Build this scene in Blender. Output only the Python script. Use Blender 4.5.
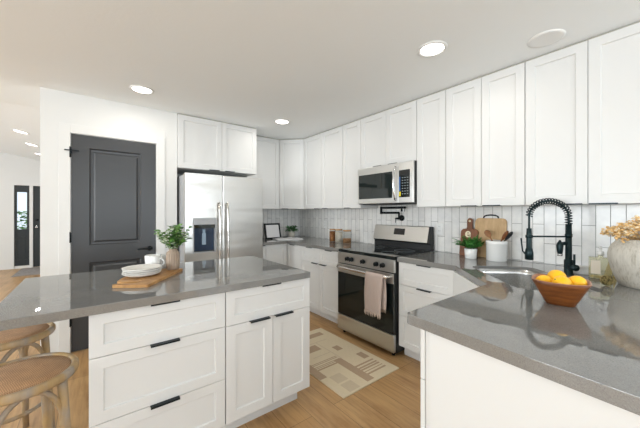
import bpy, bmesh, math, random
from mathutils import Vector, Matrix
random.seed(7)
for o in list(bpy.data.objects): bpy.data.objects.remove(o)
S = bpy.context.scene
COL = S.collection
PI = math.pi
R = math.radians

# ---------------------------------------------------------------- camera, world, lights, exposure
cd = bpy.data.cameras.new('camera'); cam = bpy.data.objects.new('camera', cd); COL.objects.link(cam)
cam.location = (0, 0, 1.319); cam.rotation_euler = (R(90), 0, R(-38.096))
cd.sensor_width = 36; cd.lens = 288.12 * 36 / 640; cd.shift_y = -0.0024; cd.clip_start = .02
S.camera = cam
vs = S.view_settings
vs.view_transform = 'Standard'; vs.look = 'None'; vs.gamma = 1; vs.use_curve_mapping = False
vs.exposure = -0.05
W = bpy.data.worlds.new('sky'); S.world = W; W.use_nodes = True
wn = W.node_tree.nodes; wn['Background'].inputs[0].default_value = (.80, .90, 1, 1); wn['Background'].inputs[1].default_value = 1.3

def area(name, loc, rot, sx, sy, power, col=(1, 1, 1), spread=180):
    l = bpy.data.lights.new(name, 'AREA'); l.shape = 'RECTANGLE'; l.size = sx; l.size_y = sy
    l.energy = power; l.color = col; l.spread = R(spread)
    o = bpy.data.objects.new(name, l); COL.objects.link(o); o.location = loc; o.rotation_euler = rot
    return o
# added daylight fills at guessed, unseen windows, tilted up to brighten the ceiling
area('added_light_front', (1.05, -3.52, 1.45), (R(148), 0, 0), 2.9, 1.7, 118, (.85, .93, 1))
area('added_light_side', (-5.40, 1.2, 1.5), (R(132), 0, R(-90)), 3.6, 1.8, 285, (.91, .965, 1))
area('added_light_corner', (-2.7, -3.52, 1.45), (R(148), 0, 0), 2.4, 1.7, 78, (.86, .94, 1))
area('added_light_entry', (-5.40, 7.2, 1.5), (R(118), 0, R(-90)), 2.6, 1.8, 80, (.90, .95, 1))

# ---------------------------------------------------------------- materials
def mat(name, col, rough=.5, metal=0, spec=.5, coat=0, trans=0, emit=None, es=0, alpha=1, ior=1.45, sheen=0):
    m = bpy.data.materials.new(name); m.use_nodes = True
    b = m.node_tree.nodes['Principled BSDF']
    b.inputs['Base Color'].default_value = (*col, 1); b.inputs['Roughness'].default_value = rough
    b.inputs['Metallic'].default_value = metal; b.inputs['Specular IOR Level'].default_value = spec
    b.inputs['Coat Weight'].default_value = coat; b.inputs['Transmission Weight'].default_value = trans
    b.inputs['IOR'].default_value = ior; b.inputs['Alpha'].default_value = alpha
    if sheen: b.inputs['Sheen Weight'].default_value = sheen
    if emit: b.inputs['Emission Color'].default_value = (*emit, 1); b.inputs['Emission Strength'].default_value = es
    return m
def nt(m): return m.node_tree, m.node_tree.nodes, m.node_tree.links, m.node_tree.nodes['Principled BSDF']
def coords(m, scale=(1, 1, 1), rot=(0, 0, 0), kind='Object'):
    t, n, l, b = nt(m)
    tc = n.new('ShaderNodeTexCoord'); mp = n.new('ShaderNodeMapping')
    mp.inputs['Scale'].default_value = scale; mp.inputs['Rotation'].default_value = rot
    l.new(tc.outputs[kind], mp.inputs[0]); return mp.outputs[0]
def noise(m, vec, scale, detail=3, rough=.5):
    t, n, l, b = nt(m); x = n.new('ShaderNodeTexNoise'); x.inputs['Scale'].default_value = scale
    x.inputs['Detail'].default_value = detail; x.inputs['Roughness'].default_value = rough
    l.new(vec, x.inputs['Vector']); return x.outputs['Fac']
def ramp(m, fac, stops):
    t, n, l, b = nt(m); r = n.new('ShaderNodeValToRGB'); cr = r.color_ramp
    cr.elements[0].position = stops[0][0]; cr.elements[0].color = (*stops[0][1], 1)
    cr.elements[1].position = stops[-1][0]; cr.elements[1].color = (*stops[-1][1], 1)
    for p, c in stops[1:-1]:
        e = cr.elements.new(p); e.color = (*c, 1)
    l.new(fac, r.inputs[0]); return r.outputs[0]
def mix(m, a, b_, fac, mode='MULTIPLY'):
    t, n, l, b = nt(m); x = n.new('ShaderNodeMix'); x.data_type = 'RGBA'; x.blend_type = mode
    for k, v in ((0, fac), (6, a), (7, b_)):
        if hasattr(v, 'links'): l.new(v, x.inputs[k])
        elif isinstance(v, (int, float)): x.inputs[k].default_value = v
        else: x.inputs[k].default_value = (*v, 1)
    return x.outputs[2]
def setc(m, col): t, n, l, b = nt(m); l.new(col, b.inputs['Base Color'])
def bump(m, h, strength, dist=.002):
    t, n, l, b = nt(m); x = n.new('ShaderNodeBump'); x.inputs['Strength'].default_value = strength
    x.inputs['Distance'].default_value = dist; l.new(h, x.inputs['Height']); l.new(x.outputs[0], b.inputs['Normal'])
M = {}
M['cab'] = mat('white_cabinet_paint', (.72, .72, .705), .38)
M['cab_island'] = M['cab']
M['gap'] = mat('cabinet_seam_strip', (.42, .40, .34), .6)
M['wall'] = mat('white_wall_paint', (.76, .76, .74), .6)
M['trim'] = mat('white_trim_paint', (.77, .77, .75), .4)
M['ceil'] = mat('ceiling_paint', (.90, .925, .925), .8)
v = coords(M['ceil'], (1, 1, 1)); bump(M['ceil'], noise(M['ceil'], v, 45, 4), .25, .003)
v = coords(M['wall'], (1, 1, 1)); bump(M['wall'], noise(M['wall'], v, 60, 3), .12, .002)
# quartz
m = M['quartz'] = mat('grey_quartz', (.25, .245, .23), .02, spec=.5, ior=1.95)
v = coords(m); a = ramp(m, noise(m, v, 330, 2, .6), [(.28, (.145, .145, .138)), (.47, (.205, .204, .195)), (.60, (.215, .213, .204)), (.76, (.28, .276, .265))])
a = mix(m, a, ramp(m, noise(m, v, 6, 3), [(.3, (.88, .88, .88)), (.7, (1.06, 1.05, 1.04))]), 1.0); setc(m, a)
# brushed steel
def steel(name, col, rough, sc):
    m = mat(name, col, rough, 1)
    v = coords(m, sc); h = noise(m, v, 60, 2)
    t, n, l, b = nt(m)
    mr = n.new('ShaderNodeMapRange'); mr.inputs[3].default_value = rough - .05; mr.inputs[4].default_value = rough + .07
    l.new(h, mr.inputs[0]); l.new(mr.outputs[0], b.inputs['Roughness'])
    v2 = coords(m, (.35, .35, 2.6)); bump(m, noise(m, v2, 1.5, 2), .5, .035)
    return m
M['steel'] = steel('brushed_stainless_steel', (.61, .60, .575), .29, (1, 1, 30))
M['steel_v'] = steel('brushed_stainless_handle', (.62, .60, .57), .2, (30, 30, 1))
M['sink'] = mat('satin_sink_steel', (.62, .62, .61), .25, 1)
M['blackglass'] = mat('black_oven_glass', (.006, .010, .010), .06, spec=.6)
M['winglass'] = mat('dark_window_glass', (.012, .018, .017), .04, spec=.6)
M['black'] = mat('matte_black_metal', (.012, .016, .018), .38, .6)
M['faucet'] = mat('matte_black_faucet', (.008, .022, .025), .33, .5)
M['pull'] = mat('black_cabinet_pull', (.012, .018, .022), .35, .7)
M['plastic'] = mat('black_plastic', (.014, .015, .016), .45)
M['doorblack'] = mat('charcoal_door_paint', (.055, .057, .060), .33)
M['entryblack'] = mat('black_entry_paint', (.020, .026, .028), .45)
M['greyplastic'] = mat('grey_plastic', (.42, .43, .44), .35)
M['dispblue'] = mat('dark_blue_recess', (.02, .04, .08), .08, spec=.7)  # dark blue glossy back of the dispenser
M['paddle'] = mat('blue_reflection_paddle', (.30, .40, .50), .2)  # pale blue on the paddle stands in for the bluish reflection in the dispenser
M['display'] = mat('display_glass', (.015, .012, .010), .1)
M['digits'] = mat('lit_digits', (.6, .5, .4), .5, emit=(.9, .7, .5), es=.6)
M['keys'] = mat('grey_key_print', (.35, .38, .40), .5)
M['yellow'] = mat('yellow_sticker', (.85, .70, .02), .5)
M['bluest'] = mat('blue_film_strip', (.08, .2, .5), .4)
M['ceramic'] = mat('white_glazed_ceramic', (.80, .80, .78), .18, coat=.3)
M['matteceramic'] = mat('cream_stoneware', (.78, .76, .72), .5)
M['paper'] = mat('white_paper', (.80, .79, .78), .7)
M['plate_w'] = mat('white_outlet_plastic', (.82, .82, .80), .35)
M['outhole'] = mat('outlet_slot', (.2, .2, .2), .6)
M['lens'] = mat('lit_lamp_lens', (1, 1, 1), .5, emit=(1, .97, .92), es=7)
M['glass'] = mat('clear_glass', (1, 1, 1), .02, trans=1, ior=1.45)
M['thinpane'] = mat('window_pane_glass', (1, 1, 1), .02, trans=1, ior=1.02)
M['soapgold'] = mat('golden_soap', (.92, .70, .12), .15, trans=.55, ior=1.33)
M['soapclear'] = mat('pale_soap_glass', (.90, .88, .66), .06, trans=.75, ior=1.4)
M['label'] = mat('cream_label', (.78, .70, .58), .6)
M['towel'] = mat('pink_beige_towel', (.60, .47, .41), .9, sheen=.3)
m = M['towel']; v = coords(m, (1, 1, 1)); t, n, l, b = nt(m)
w = n.new('ShaderNodeTexWave'); w.inputs['Scale'].default_value = 45; w.bands_direction = 'DIAGONAL'; l.new(v, w.inputs[0])
setc(m, mix(m, ramp(m, w.outputs[1], [(.2, (.50, .38, .33)), (.7, (.68, .57, .51))]), (1, 1, 1), 0.0)); bump(m, w.outputs[1], .5, .003)
M['fringe'] = mat('beige_fringe', (.62, .50, .42), .9)
# floor planks
def planks(name, c1, c2, cm, rough):
    m = mat(name, c1, rough, spec=.4); t, n, l, b = nt(m)
    v = coords(m, (1, 1, 1), (0, 0, R(90)))
    br = n.new('ShaderNodeTexBrick'); br.offset = .37; br.offset_frequency = 2
    br.inputs['Scale'].default_value = 1; br.inputs['Brick Width'].default_value = 1.5; br.inputs['Row Height'].default_value = .185
    br.inputs['Mortar Size'].default_value = .0016; br.inputs['Mortar Smooth'].default_value = .2; br.inputs['Bias'].default_value = 0
    br.inputs['Color1'].default_value = (*c1, 1); br.inputs['Color2'].default_value = (*c2, 1); br.inputs['Mortar'].default_value = (*cm, 1)
    l.new(v, br.inputs[0])
    g = coords(m, (14, .9, 1)); gr = ramp(m, noise(m, g, 3.0, 6, .62), [(.25, (.62, .56, .50)), (.5, (.96, .95, .93)), (.75, (1.14, 1.13, 1.10))])
    kn = coords(m, (3.5, .9, 1)); k = ramp(m, noise(m, kn, 2.3, 4, .6), [(.30, (.72, .64, .55)), (.48, (1, 1, 1)), (.7, (1.08, 1.06, 1.03))])
    c = mix(m, br.outputs['Color'], gr, .85); c = mix(m, c, k, .8); setc(m, c)
    bump(m, br.outputs['Fac'], -.3, .001)
    return m
M['floor'] = planks('oak_plank_floor', (.55, .345, .165), (.455, .27, .118), (.19, .115, .05), .34)
# backsplash tiles
m = M['tile'] = mat('white_glazed_tile', (.7, .7, .7), .16, spec=.5); t, n, l, b = nt(m)
geo = n.new('ShaderNodeNewGeometry'); sx = n.new('ShaderNodeSeparateXYZ'); l.new(geo.outputs['Position'], sx.inputs[0])
ad = n.new('ShaderNodeMath'); ad.operation = 'ADD'; l.new(sx.outputs[0], ad.inputs[0]); l.new(sx.outputs[1], ad.inputs[1])
ao = n.new('ShaderNodeMath'); ao.operation = 'ADD'; l.new(ad.outputs[0], ao.inputs[0]); ao.inputs[1].default_value = .001 + .0750 - ((2.824 + .397) % .075)
zo = n.new('ShaderNodeMath'); zo.operation = 'ADD'; l.new(sx.outputs[2], zo.inputs[0]); zo.inputs[1].default_value = 10 * .305 - 1.225 + .0
cx = n.new('ShaderNodeCombineXYZ'); l.new(zo.outputs[0], cx.inputs[0]); l.new(ao.outputs[0], cx.inputs[1])
br = n.new('ShaderNodeTexBrick'); br.offset = .5
for k_, v_ in (('Scale', 1), ('Brick Width', .305), ('Row Height', .075), ('Mortar Size', .0017), ('Mortar Smooth', .3), ('Bias', .1)): br.inputs[k_].default_value = v_
br.inputs['Color1'].default_value = (.90, .89, .86, 1); br.inputs['Color2'].default_value = (.80, .79, .765, 1); br.inputs['Mortar'].default_value = (.19, .185, .17, 1)
l.new(cx.outputs[0], br.inputs[0])
nv = noise(m, geo.outputs['Position'], 14, 3)
setc(m, mix(m, br.outputs['Color'], ramp(m, nv, [(.3, (.90, .90, .91)), (.7, (1.03, 1.03, 1.02))]), 1.0))
x = n.new('ShaderNodeMath'); x.operation = 'MULTIPLY_ADD'; l.new(br.outputs['Fac'], x.inputs[0]); x.inputs[1].default_value = -1
nz = noise(m, geo.outputs['Position'], 22, 2); y_ = n.new('ShaderNodeMath'); y_.operation = 'MULTIPLY'; y_.inputs[1].default_value = .6
l.new(nz, y_.inputs[0]); l.new(y_.outputs[0], x.inputs[2]); bump(m, x.outputs[0], .6, .0016)
rr = n.new('ShaderNodeMapRange'); rr.inputs[3].default_value = .16; rr.inputs[4].default_value = .8; l.new(br.outputs['Fac'], rr.inputs[0]); l.new(rr.outputs[0], b.inputs['Roughness'])
def wood(name, c1, c2, rough=.45, sc=(1, 1, 1), s=9, coat=0):
    m = mat(name, c1, rough, coat=coat); v = coords(m, sc)
    setc(m, ramp(m, noise(m, v, s, 5, .6), [(.32, c2), (.62, c1)])); return m
M['bamboo'] = wood('bamboo_wood', (.66, .45, .24), (.50, .31, .14), .45, (1, 2, .3), 22)
M['walnut'] = wood('dark_acacia_wood', (.26, .095, .035), (.14, .045, .015), .4, (1, 6, .6), 9)
M['bowlwood'] = wood('acacia_bowl_wood', (.20, .062, .012), (.085, .024, .005), .42, (1, 1, 7), 9, 0)
M['bowlin'] = wood('acacia_bowl_inside', (.50, .24, .14), (.36, .15, .07), .3, (1, 1, 1), 9, .25)
M['boardwood'] = wood('paddle_board_wood', (.52, .28, .10), (.30, .14, .04), .45, (1.5, 1.5, 1), 12)
M['spoonwood'] = wood('spoon_wood', (.40, .20, .09), (.28, .12, .05), .5)
M['lidwood'] = wood('jar_lid_wood', (.55, .34, .17), (.42, .24, .10), .5)
M['stoolwood'] = wood('weathered_oak', (.34, .225, .11), (.16, .11, .065), .6, (1, 1, .25), 30)
m = M['stoolwood']; v = coords(m, (1, 1, .4)); 
t, n, l, b = nt(m); old = b.inputs['Base Color'].links[0].from_socket
setc(m, mix(m, old, ramp(m, noise(m, v, 17, 4), [(.4, (.55, .36, .15)), (.6, (.42, .40, .37))]), .45, 'MIX'))
m = M['rattan'] = mat('woven_rattan', (.5, .3, .16), .55); t, n, l, b = nt(m)
v = coords(m, (1, 1, 1), (0, 0, R(45))); ck = n.new('ShaderNodeTexChecker'); ck.inputs['Scale'].default_value = 240
l.new(v, ck.inputs[0]); ck.inputs[1].default_value = (.60, .37, .21, 1); ck.inputs[2].default_value = (.36, .20, .10, 1)
setc(m, mix(m, ck.outputs[0], ramp(m, noise(m, v, 14, 3), [(.3, (.8, .78, .74)), (.7, (1.1, 1.08, 1.02))]), 1.0)); bump(m, ck.outputs[1], .5, .002)
m = M['tanvase'] = mat('tan_ribbed_ceramic', (.36, .27, .20), .55); 
m = M['ribvase'] = mat('cream_grooved_ceramic', (.63, .58, .50), .75); t, n, l, b = nt(m)
v = coords(m, (1, 1, .07)); nz = noise(m, v, 120, 3, .6); setc(m, ramp(m, nz, [(.30, (.40, .36, .29)), (.45, (.56, .525, .455)), (.6, (.62, .585, .515))])); bump(m, nz, .8, .003)
M['leaf'] = wood('green_leaf', (.16, .33, .07), (.06, .17, .035), .42, (1, 1, 1), 30)
M['fern'] = wood('fern_green', (.09, .33, .06), (.035, .17, .025), .5, (1, 1, 1), 30)
M['herb'] = wood('herb_green', (.08, .28, .08), (.03, .15, .04), .5, (1, 1, 1), 30)
M['paleleaf'] = mat('white_green_leaf', (.62, .68, .52), .5)
M['stem'] = mat('plant_stem', (.17, .20, .07), .6)
M['soil'] = mat('potting_soil', (.05, .035, .025), .9)
M['dried'] = wood('dried_flower_gold', (.88, .60, .28), (.70, .42, .16), .8, (1, 1, 1), 40)
M['driedpale'] = mat('dried_flower_cream', (.88, .74, .52), .8)
m = M['orange'] = mat('orange_peel', (.98, .52, .008), .38, coat=.15); v = coords(m); bump(m, noise(m, v, 260, 2), .25, .001)
M['orange_tip'] = mat('orange_stem_end', (.16, .20, .04), .7)
m = M['bristle'] = mat('brown_bristles', (.22, .15, .05), .9); v = coords(m); nz = noise(m, v, 120, 2); setc(m, ramp(m, nz, [(.4, (.06, .045, .015)), (.6, (.42, .33, .13))])); bump(m, nz, 1, .004)
M['pretzel'] = wood('amber_snack', (.42, .17, .05), (.16, .06, .02), .6, (1, 1, 1), 60)
M['flour'] = wood('oat_fill', (.72, .66, .56), (.58, .52, .42), .8, (1, 1, 1), 60)
M['nuts'] = wood('nut_fill', (.42, .22, .10), (.20, .10, .04), .7, (1, 1, 1), 60)
M['rugcream'] = mat('rug_cream_weave', (.72, .61, .43), .95); M['rugtan'] = mat('rug_tan_weave', (.46, .33, .22), .95); M['rugmid'] = mat('rug_beige_weave', (.62, .51, .36), .95)
for k_ in ('rugcream', 'rugtan', 'rugmid'):
    m = M[k_]; v = coords(m); bump(m, noise(m, v, 260, 2), .6, .003)
m = M['entryrug'] = wood('grey_rug_weave', (.36, .33, .31), (.22, .20, .19), .95, (1, 1, 1), 20)
M['grass'] = wood('lawn', (.12, .25, .05), (.05, .12, .02), .9, (1, 1, 1), 9)
M['chrome'] = mat('chrome', (.7, .7, .7), .12, 1)
M['screen'] = mat('pale_print', (.78, .77, .77), .3)
M['cream'] = mat('cream_letter', (.86, .78, .55), .6)

# ---------------------------------------------------------------- mesh helpers
class MB:
    def __init__(s): s.b = bmesh.new(); s.slots = []
    def slot(s, m):
        if m not in s.slots: s.slots.append(m)
        return s.slots.index(m)
    def _m(s, faces, m, smooth=False):
        i = s.slot(m) if m else 0
        for f in faces: f.material_index = i; f.smooth = smooth
    def box(s, x0, x1, y0, y1, z0, z1, m=None):
        vs = [s.b.verts.new((x, y, z)) for z in (z0, z1) for y in (y0, y1) for x in (x0, x1)]
        fs = [s.b.faces.new([vs[i] for i in q]) for q in ((0, 2, 3, 1), (4, 5, 7, 6), (0, 1, 5, 4), (2, 6, 7, 3), (0, 4, 6, 2), (1, 3, 7, 5))]
        s._m(fs, m); return vs
    def prism(s, pts, z0, z1, m=None):
        a = [s.b.verts.new((x, y, z0)) for x, y in pts]; c = [s.b.verts.new((x, y, z1)) for x, y in pts]
        n = len(pts); fs = [s.b.faces.new(a[::-1]), s.b.faces.new(c)]
        for i in range(n): fs.append(s.b.faces.new((a[i], a[(i + 1) % n], c[(i + 1) % n], c[i])))
        s._m(fs, m); return fs
    def lathe(s, prof, c=(0, 0, 0), seg=32, m=None, smooth=True, sx=1, sy=1, fn=None, cap=True):
        rings = []
        for r, z in prof:
            ring = []
            for i in range(seg):
                a = 2 * PI * i / seg; rr = r * (fn(a, z) if fn else 1)
                ring.append(s.b.verts.new((c[0] + rr * math.cos(a) * sx, c[1] + rr * math.sin(a) * sy, c[2] + z)))
            rings.append(ring)
        fs = []
        for j in range(len(rings) - 1):
            for i in range(seg):
                k = (i + 1) % seg
                fs.append(s.b.faces.new((rings[j][i], rings[j][k], rings[j + 1][k], rings[j + 1][i])))
        if cap:
            fs.append(s.b.faces.new(rings[0][::-1])); fs.append(s.b.faces.new(rings[-1]))
        s._m(fs, m, smooth); return fs
    def tube(s, pts, r, seg=10, m=None, cap=True):
        pts = [Vector(p) for p in pts]; n = len(pts)
        rs = r if isinstance(r, (list, tuple)) else [r] * n
        prev = None; rings = []
        for i, p in enumerate(pts):
            t = (pts[min(i + 1, n - 1)] - pts[max(i - 1, 0)])
            if t.length < 1e-9: t = Vector((0, 0, 1))
            t.normalize()
            if prev is None:
                u = t.cross(Vector((0, 0, 1)))
                if u.length < .05: u = t.cross(Vector((1, 0, 0)))
            else: u = prev - t * prev.dot(t)
            u.normalize(); prev = u; w = t.cross(u)
            rings.append([s.b.verts.new(p + (u * math.cos(2 * PI * k / seg) + w * math.sin(2 * PI * k / seg)) * rs[i]) for k in range(seg)])
        fs = []
        for j in range(n - 1):
            for k in range(seg):
                q = (k + 1) % seg; fs.append(s.b.faces.new((rings[j][k], rings[j][q], rings[j + 1][q], rings[j + 1][k])))
        if cap: fs.append(s.b.faces.new(rings[0][::-1])); fs.append(s.b.faces.new(rings[-1]))
        s._m(fs, m, True); return fs
    def ball(s, c, r, m=None, seg=16, sz=(1, 1, 1), lump=0):
        nv_ = max(4, seg // 2); rings = []
        top = s.b.verts.new((c[0], c[1], c[2] + r * sz[2])); bot = s.b.verts.new((c[0], c[1], c[2] - r * sz[2]))
        for j in range(1, nv_):
            th = PI * j / nv_; row = []
            for i in range(seg):
                k = 1 + (random.uniform(-lump, lump) if lump else 0); a = 2 * PI * i / seg
                row.append(s.b.verts.new((c[0] + r * k * math.sin(th) * math.cos(a) * sz[0], c[1] + r * k * math.sin(th) * math.sin(a) * sz[1], c[2] + r * k * math.cos(th) * sz[2])))
            rings.append(row)
        fs = []
        for i in range(seg):
            q = (i + 1) % seg
            fs.append(s.b.faces.new((top, rings[0][i], rings[0][q]))); fs.append(s.b.faces.new((bot, rings[-1][q], rings[-1][i])))
            for j in range(len(rings) - 1): fs.append(s.b.faces.new((rings[j][i], rings[j + 1][i], rings[j + 1][q], rings[j][q])))
        s._m(fs, m, True)
    def leaf(s, base, d, L, w, m=None, droop=.3):
        d = Vector(d).normalized(); side = d.cross(Vector((0, 0, 1)))
        if side.length < .05: side = Vector((1, 0, 0))
        side.normalize(); up = side.cross(d); base = Vector(base)
        side = (side * math.cos(q := random.uniform(-.7, .7)) + up * math.sin(q)).normalized(); up = side.cross(d)
        prof = [(0, .06), (.25, .8), (.5, 1), (.78, .6), (1, .03)]
        row = []
        for t, ww in prof:
            c = base + d * L * t - Vector((0, 0, 1)) * droop * L * t * t
            row.append([s.b.verts.new(c - side * w * ww * .5 + up * w * .12 * ww), s.b.verts.new(c), s.b.verts.new(c + side * w * ww * .5 + up * w * .12 * ww)])
        fs = []
        for i in range(4):
            for k in range(2): fs.append(s.b.faces.new((row[i][k], row[i][k + 1], row[i + 1][k + 1], row[i + 1][k])))
        s._m(fs, m, True)
    def build(s, name, m=None, parent=None, bev=0, seg=2, label=None, sub=0):
        bmesh.ops.recalc_face_normals(s.b, faces=s.b.faces) 
        me = bpy.data.meshes.new(name); s.b.to_mesh(me); s.b.free()
        if s.slots:
            for k in s.slots: me.materials.append(M[k])
        if m and not s.slots: me.materials.append(M[m])
        o = bpy.data.objects.new(name, me); COL.objects.link(o)
        if parent: o.parent = parent
        if bev:
            b = o.modifiers.new('bevel', 'BEVEL'); b.width = bev; b.segments = seg; b.limit_method = 'ANGLE'; b.angle_limit = R(35)
        if sub: q = o.modifiers.new('sub', 'SUBSURF'); q.levels = sub; q.render_levels = sub
        if label: o['label'] = label
        return o
def thing(name, label, cat, loc=(0, 0, 0), rz=0, group=None):
    o = bpy.data.objects.new(name, None); COL.objects.link(o); o.location = loc; o.rotation_euler = (0, 0, rz)
    o.empty_display_size = .05; o['label'] = label; o['category'] = cat
    if group: o['group'] = group
    return o
def tag(o, label, cat, loc=None, rz=None, group=None):
    o['label'] = label; o['category'] = cat
    if group: o['group'] = group
    if loc: o.location = loc
    if rz is not None: o.rotation_euler = (0, 0, rz)
    return o
def struct(o, label=None):
    o['kind'] = 'structure'
    if label: o['label'] = label
    return o
def rr(w, d, r, n=6, c=(0, 0)):
    pts = []
    for cx_, cy_, a0 in ((w / 2 - r, d / 2 - r, 0), (-w / 2 + r, d / 2 - r, 90), (-w / 2 + r, -d / 2 + r, 180), (w / 2 - r, -d / 2 + r, 270)):
        for i in range(n + 1):
            a = R(a0 + 90 * i / n); pts.append((c[0] + cx_ + r * math.cos(a), c[1] + cy_ + r * math.sin(a)))
    return pts

# ---------------------------------------------------------------- setting
XW, YB, YP, ZC = 2.824, 4.18, 3.57, 2.44
mb = MB(); mb.box(-5.6, XW + .1, -3.7, 10.0, -.05, 0); struct(mb.build('floor', 'floor'), 'oak plank floor')
XV = -.385; ZV = ZC + .2 * (5.6 + XV)
mb = MB()
YV = 4.3
mb.box(XV, XW + .1, YV, 10.0, ZC, ZC + .1); mb.box(-5.6, XW + .1, -3.7, YV, ZC, ZC + .1)
mb.b.faces.ensure_lookup_table()
a = [mb.b.verts.new(p) for p in ((XV, YV, ZC), (XV, 10, ZC), (-5.6, 10, ZV), (-5.6, YV, ZV), (XV, YV, ZC + .1), (XV, 10, ZC + .1), (-5.6, 10, ZV + .1), (-5.6, YV, ZV + .1))]
mb.b.faces.new([mb.b.verts.new(p) for p in ((XV, YV, ZC), (-5.6, YV, ZV + .1), (-5.6, YV, ZC))])
for q in ((0, 1, 2, 3), (4, 7, 6, 5), (0, 4, 5, 1), (1, 5, 6, 2), (2, 6, 7, 3), (3, 7, 4, 0)): mb.b.faces.new([a[i] for i in q])
struct(mb.build('ceiling', 'ceil'))
mb = MB(); mb.box(XW, XW + .1, -3.6, YB, 0, ZC); struct(mb.build('wall_right', 'wall'))
mb = MB(); mb.box(.74, XW + .1, YB, YB + .1, 0, ZC); struct(mb.build('wall_back', 'wall'))
# pantry closet walls with the door opening
DX0, DX1, DZ = -.172, .530, 2.062
mb = MB()
mb.box(XV + .005, DX0, YP, YP + .12, 0, ZC); mb.box(DX1, .739, YP, YP + .12, 0, ZC); mb.box(DX0, DX1, YP, YP + .12, DZ, ZC)
mb.box(.639, .739, YP + .12, YB, 0, ZC)
mb.box(XV + .005, XV + .105, YP + .12, 9.9, 0, ZC)
struct(mb.build('wall_pantry', 'wall'), 'white pantry wall')
mb = MB(); mb.box(DX0 - .085, DX0 - .004, YP - .014, YP, 0, DZ + .085); mb.box(DX1 + .004, DX1 + .085, YP - .014, YP, 0, DZ + .085)
mb.box(DX0 - .004, DX1 + .004, YP - .014, YP, DZ + .004, DZ + .085); struct(mb.build('trim_1', 'trim', bev=.002), 'white casing around the charcoal pantry door')
# pantry door
def panel_door(root, x0, x1, z0, z1, y, th, panels, m, label=None):
    """slab facing -Y with raised panels; panels in (x0,x1,z0,z1)"""
    b = MB(); xs = [x0] + [q for p in panels[:1] for q in (p[0], p[1])] + [x1]
    b.box(x0, panels[0][0], y, y + th, z0, z1); b.box(panels[0][1], x1, y, y + th, z0, z1)
    zz = [z0] + [q for p in sorted(panels, key=lambda p: p[2]) for q in (p[2], p[3])] + [z1]
    for i in range(0, len(zz), 2): b.box(panels[0][0], panels[0][1], y, y + th, zz[i], zz[i + 1])
    for p in panels:
        a0, a1, c0, c1 = p
        loops = [(0, 0), (.012, .014), (.028, .016), (.045, .003)]
        prev = None
        for ins, dp in loops:
            ring = [b.b.verts.new((xx, y + dp, zz_)) for xx, zz_ in ((a0 + ins, c0 + ins), (a1 - ins, c0 + ins), (a1 - ins, c1 - ins), (a0 + ins, c1 - ins))]
            if prev:
                for i in range(4): b.b.faces.new((prev[i], prev[(i + 1) % 4], ring[(i + 1) % 4], ring[i]))
            prev = ring
        b.b.faces.new(prev)
    return b.build('door_leaf', m, root, label=label)
d1 = bpy.data.objects.new('door_1', None); COL.objects.link(d1); struct(d1, 'charcoal two-panel pantry door'); d1.location = (DX0, YP, 0)
DW = DX1 - DX0
panel_door(d1, .004, DW - .004, .008, DZ - .004, -.002, .035, [(.135, .565, .26, .835), (.135, .565, 1.0, 1.94)], 'doorblack')
for z in (1.885, 1.085, .3):
    mb = MB(); mb.box(-.012, .004, -.012, -.002, z - .045, z + .045); mb.tube([(-.004, -.014, z - .05), (-.004, -.014, z + .05)], .006, 8); mb.build('hinge', 'black', d1)
mb = MB(); mb.box(-.045, .06, -.03, -.022, 1.955 - .06, 1.965 - .06); mb.box(-.002, .01, -.022, -.003, 1.87, 1.91); mb.box(-.045, -.035, -.03, -.016, 1.895, 1.905); mb.build('hinge_stop', 'black', d1)
mb = MB(); c = (DW - .058, 0, .935)
mb.tube([(c[0], -.003, c[2]), (c[0], -.014, c[2])], .026, 20); mb.tube([(c[0], -.014, c[2]), (c[0], -.045, c[2])], .010, 12)
mb.tube([(c[0], -.045, c[2]), (c[0] - .05, -.047, c[2] + .002), (c[0] - .115, -.043, c[2] - .002)], [.011, .009, .007], 10); mb.build('door_handle', 'black', d1)
# entry wall, sidelight and entry door far down the hall
YE = 9.7
mb = MB()
EX = [(-1.47, -1.215, .06, 1.96), (-1.155, -.30, .01, 1.96)]
mb.box(-5.6, -1.47, YE, YE + .12, 0, 3.6); mb.box(-1.215, -1.155, YE, YE + .12, 0, 1.96); mb.box(-.30, .2, YE, YE + .12, 0, 2.6); mb.box(-1.47, -.30, YE, YE + .12, 1.96, 3.2); mb.box(-1.47, -1.215, YE, YE + .12, 0, .06)
struct(mb.build('wall_entry', 'wall'))
mb = MB(); mb.box(-1.54, -1.47, YE - .015, YE, 0, 2.03); mb.box(-1.47, -.3, YE - .015, YE, 1.96, 2.03); mb.box(-1.215, -1.155, YE - .02, YE, 0, 1.96); struct(mb.build('trim_2', 'trim'), 'white frame around the entry door and sidelight')
mb = MB(); mb.box(-5.5, -1.54, YE - .012, YE, 0, .1); struct(mb.build('baseboard_entry', 'trim'))
wl = bpy.data.objects.new('window_1', None); COL.objects.link(wl); wl.location = (-1.47, YE, 0); struct(wl, 'narrow black sidelight with glass above a panel')
mb = MB(); w_ = .255
mb.box(.003, .045, .01, .05, .062, 1.957); mb.box(w_ - .045, w_ - .003, .01, .05, .062, 1.957); mb.box(.045, w_ - .045, .01, .05, 1.80, 1.957); mb.box(.045, w_ - .045, .01, .05, .062, .20); mb.box(.045, w_ - .045, .01, .05, .74, .92)
mb.box(.045, w_ - .045, .022, .045, .20, .74); mb.box(.075, w_ - .075, .014, .03, .23, .71); mb.build('window_frame', 'entryblack', wl, bev=.003)
mb = MB(); mb.box(.046, w_ - .046, .026, .032, .921, 1.799); mb.build('pane', 'thinpane', wl)
d2 = bpy.data.objects.new('door_2', None); COL.objects.link(d2); d2.location = (-1.155, YE, 0); struct(d2, 'black entry door beside the sidelight')
panel_door(d2, .004, .85, .012, 1.955, .008, .04, [(.13, .72, .2, .8), (.13, .72, .95, 1.82)], 'entryblack')
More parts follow.
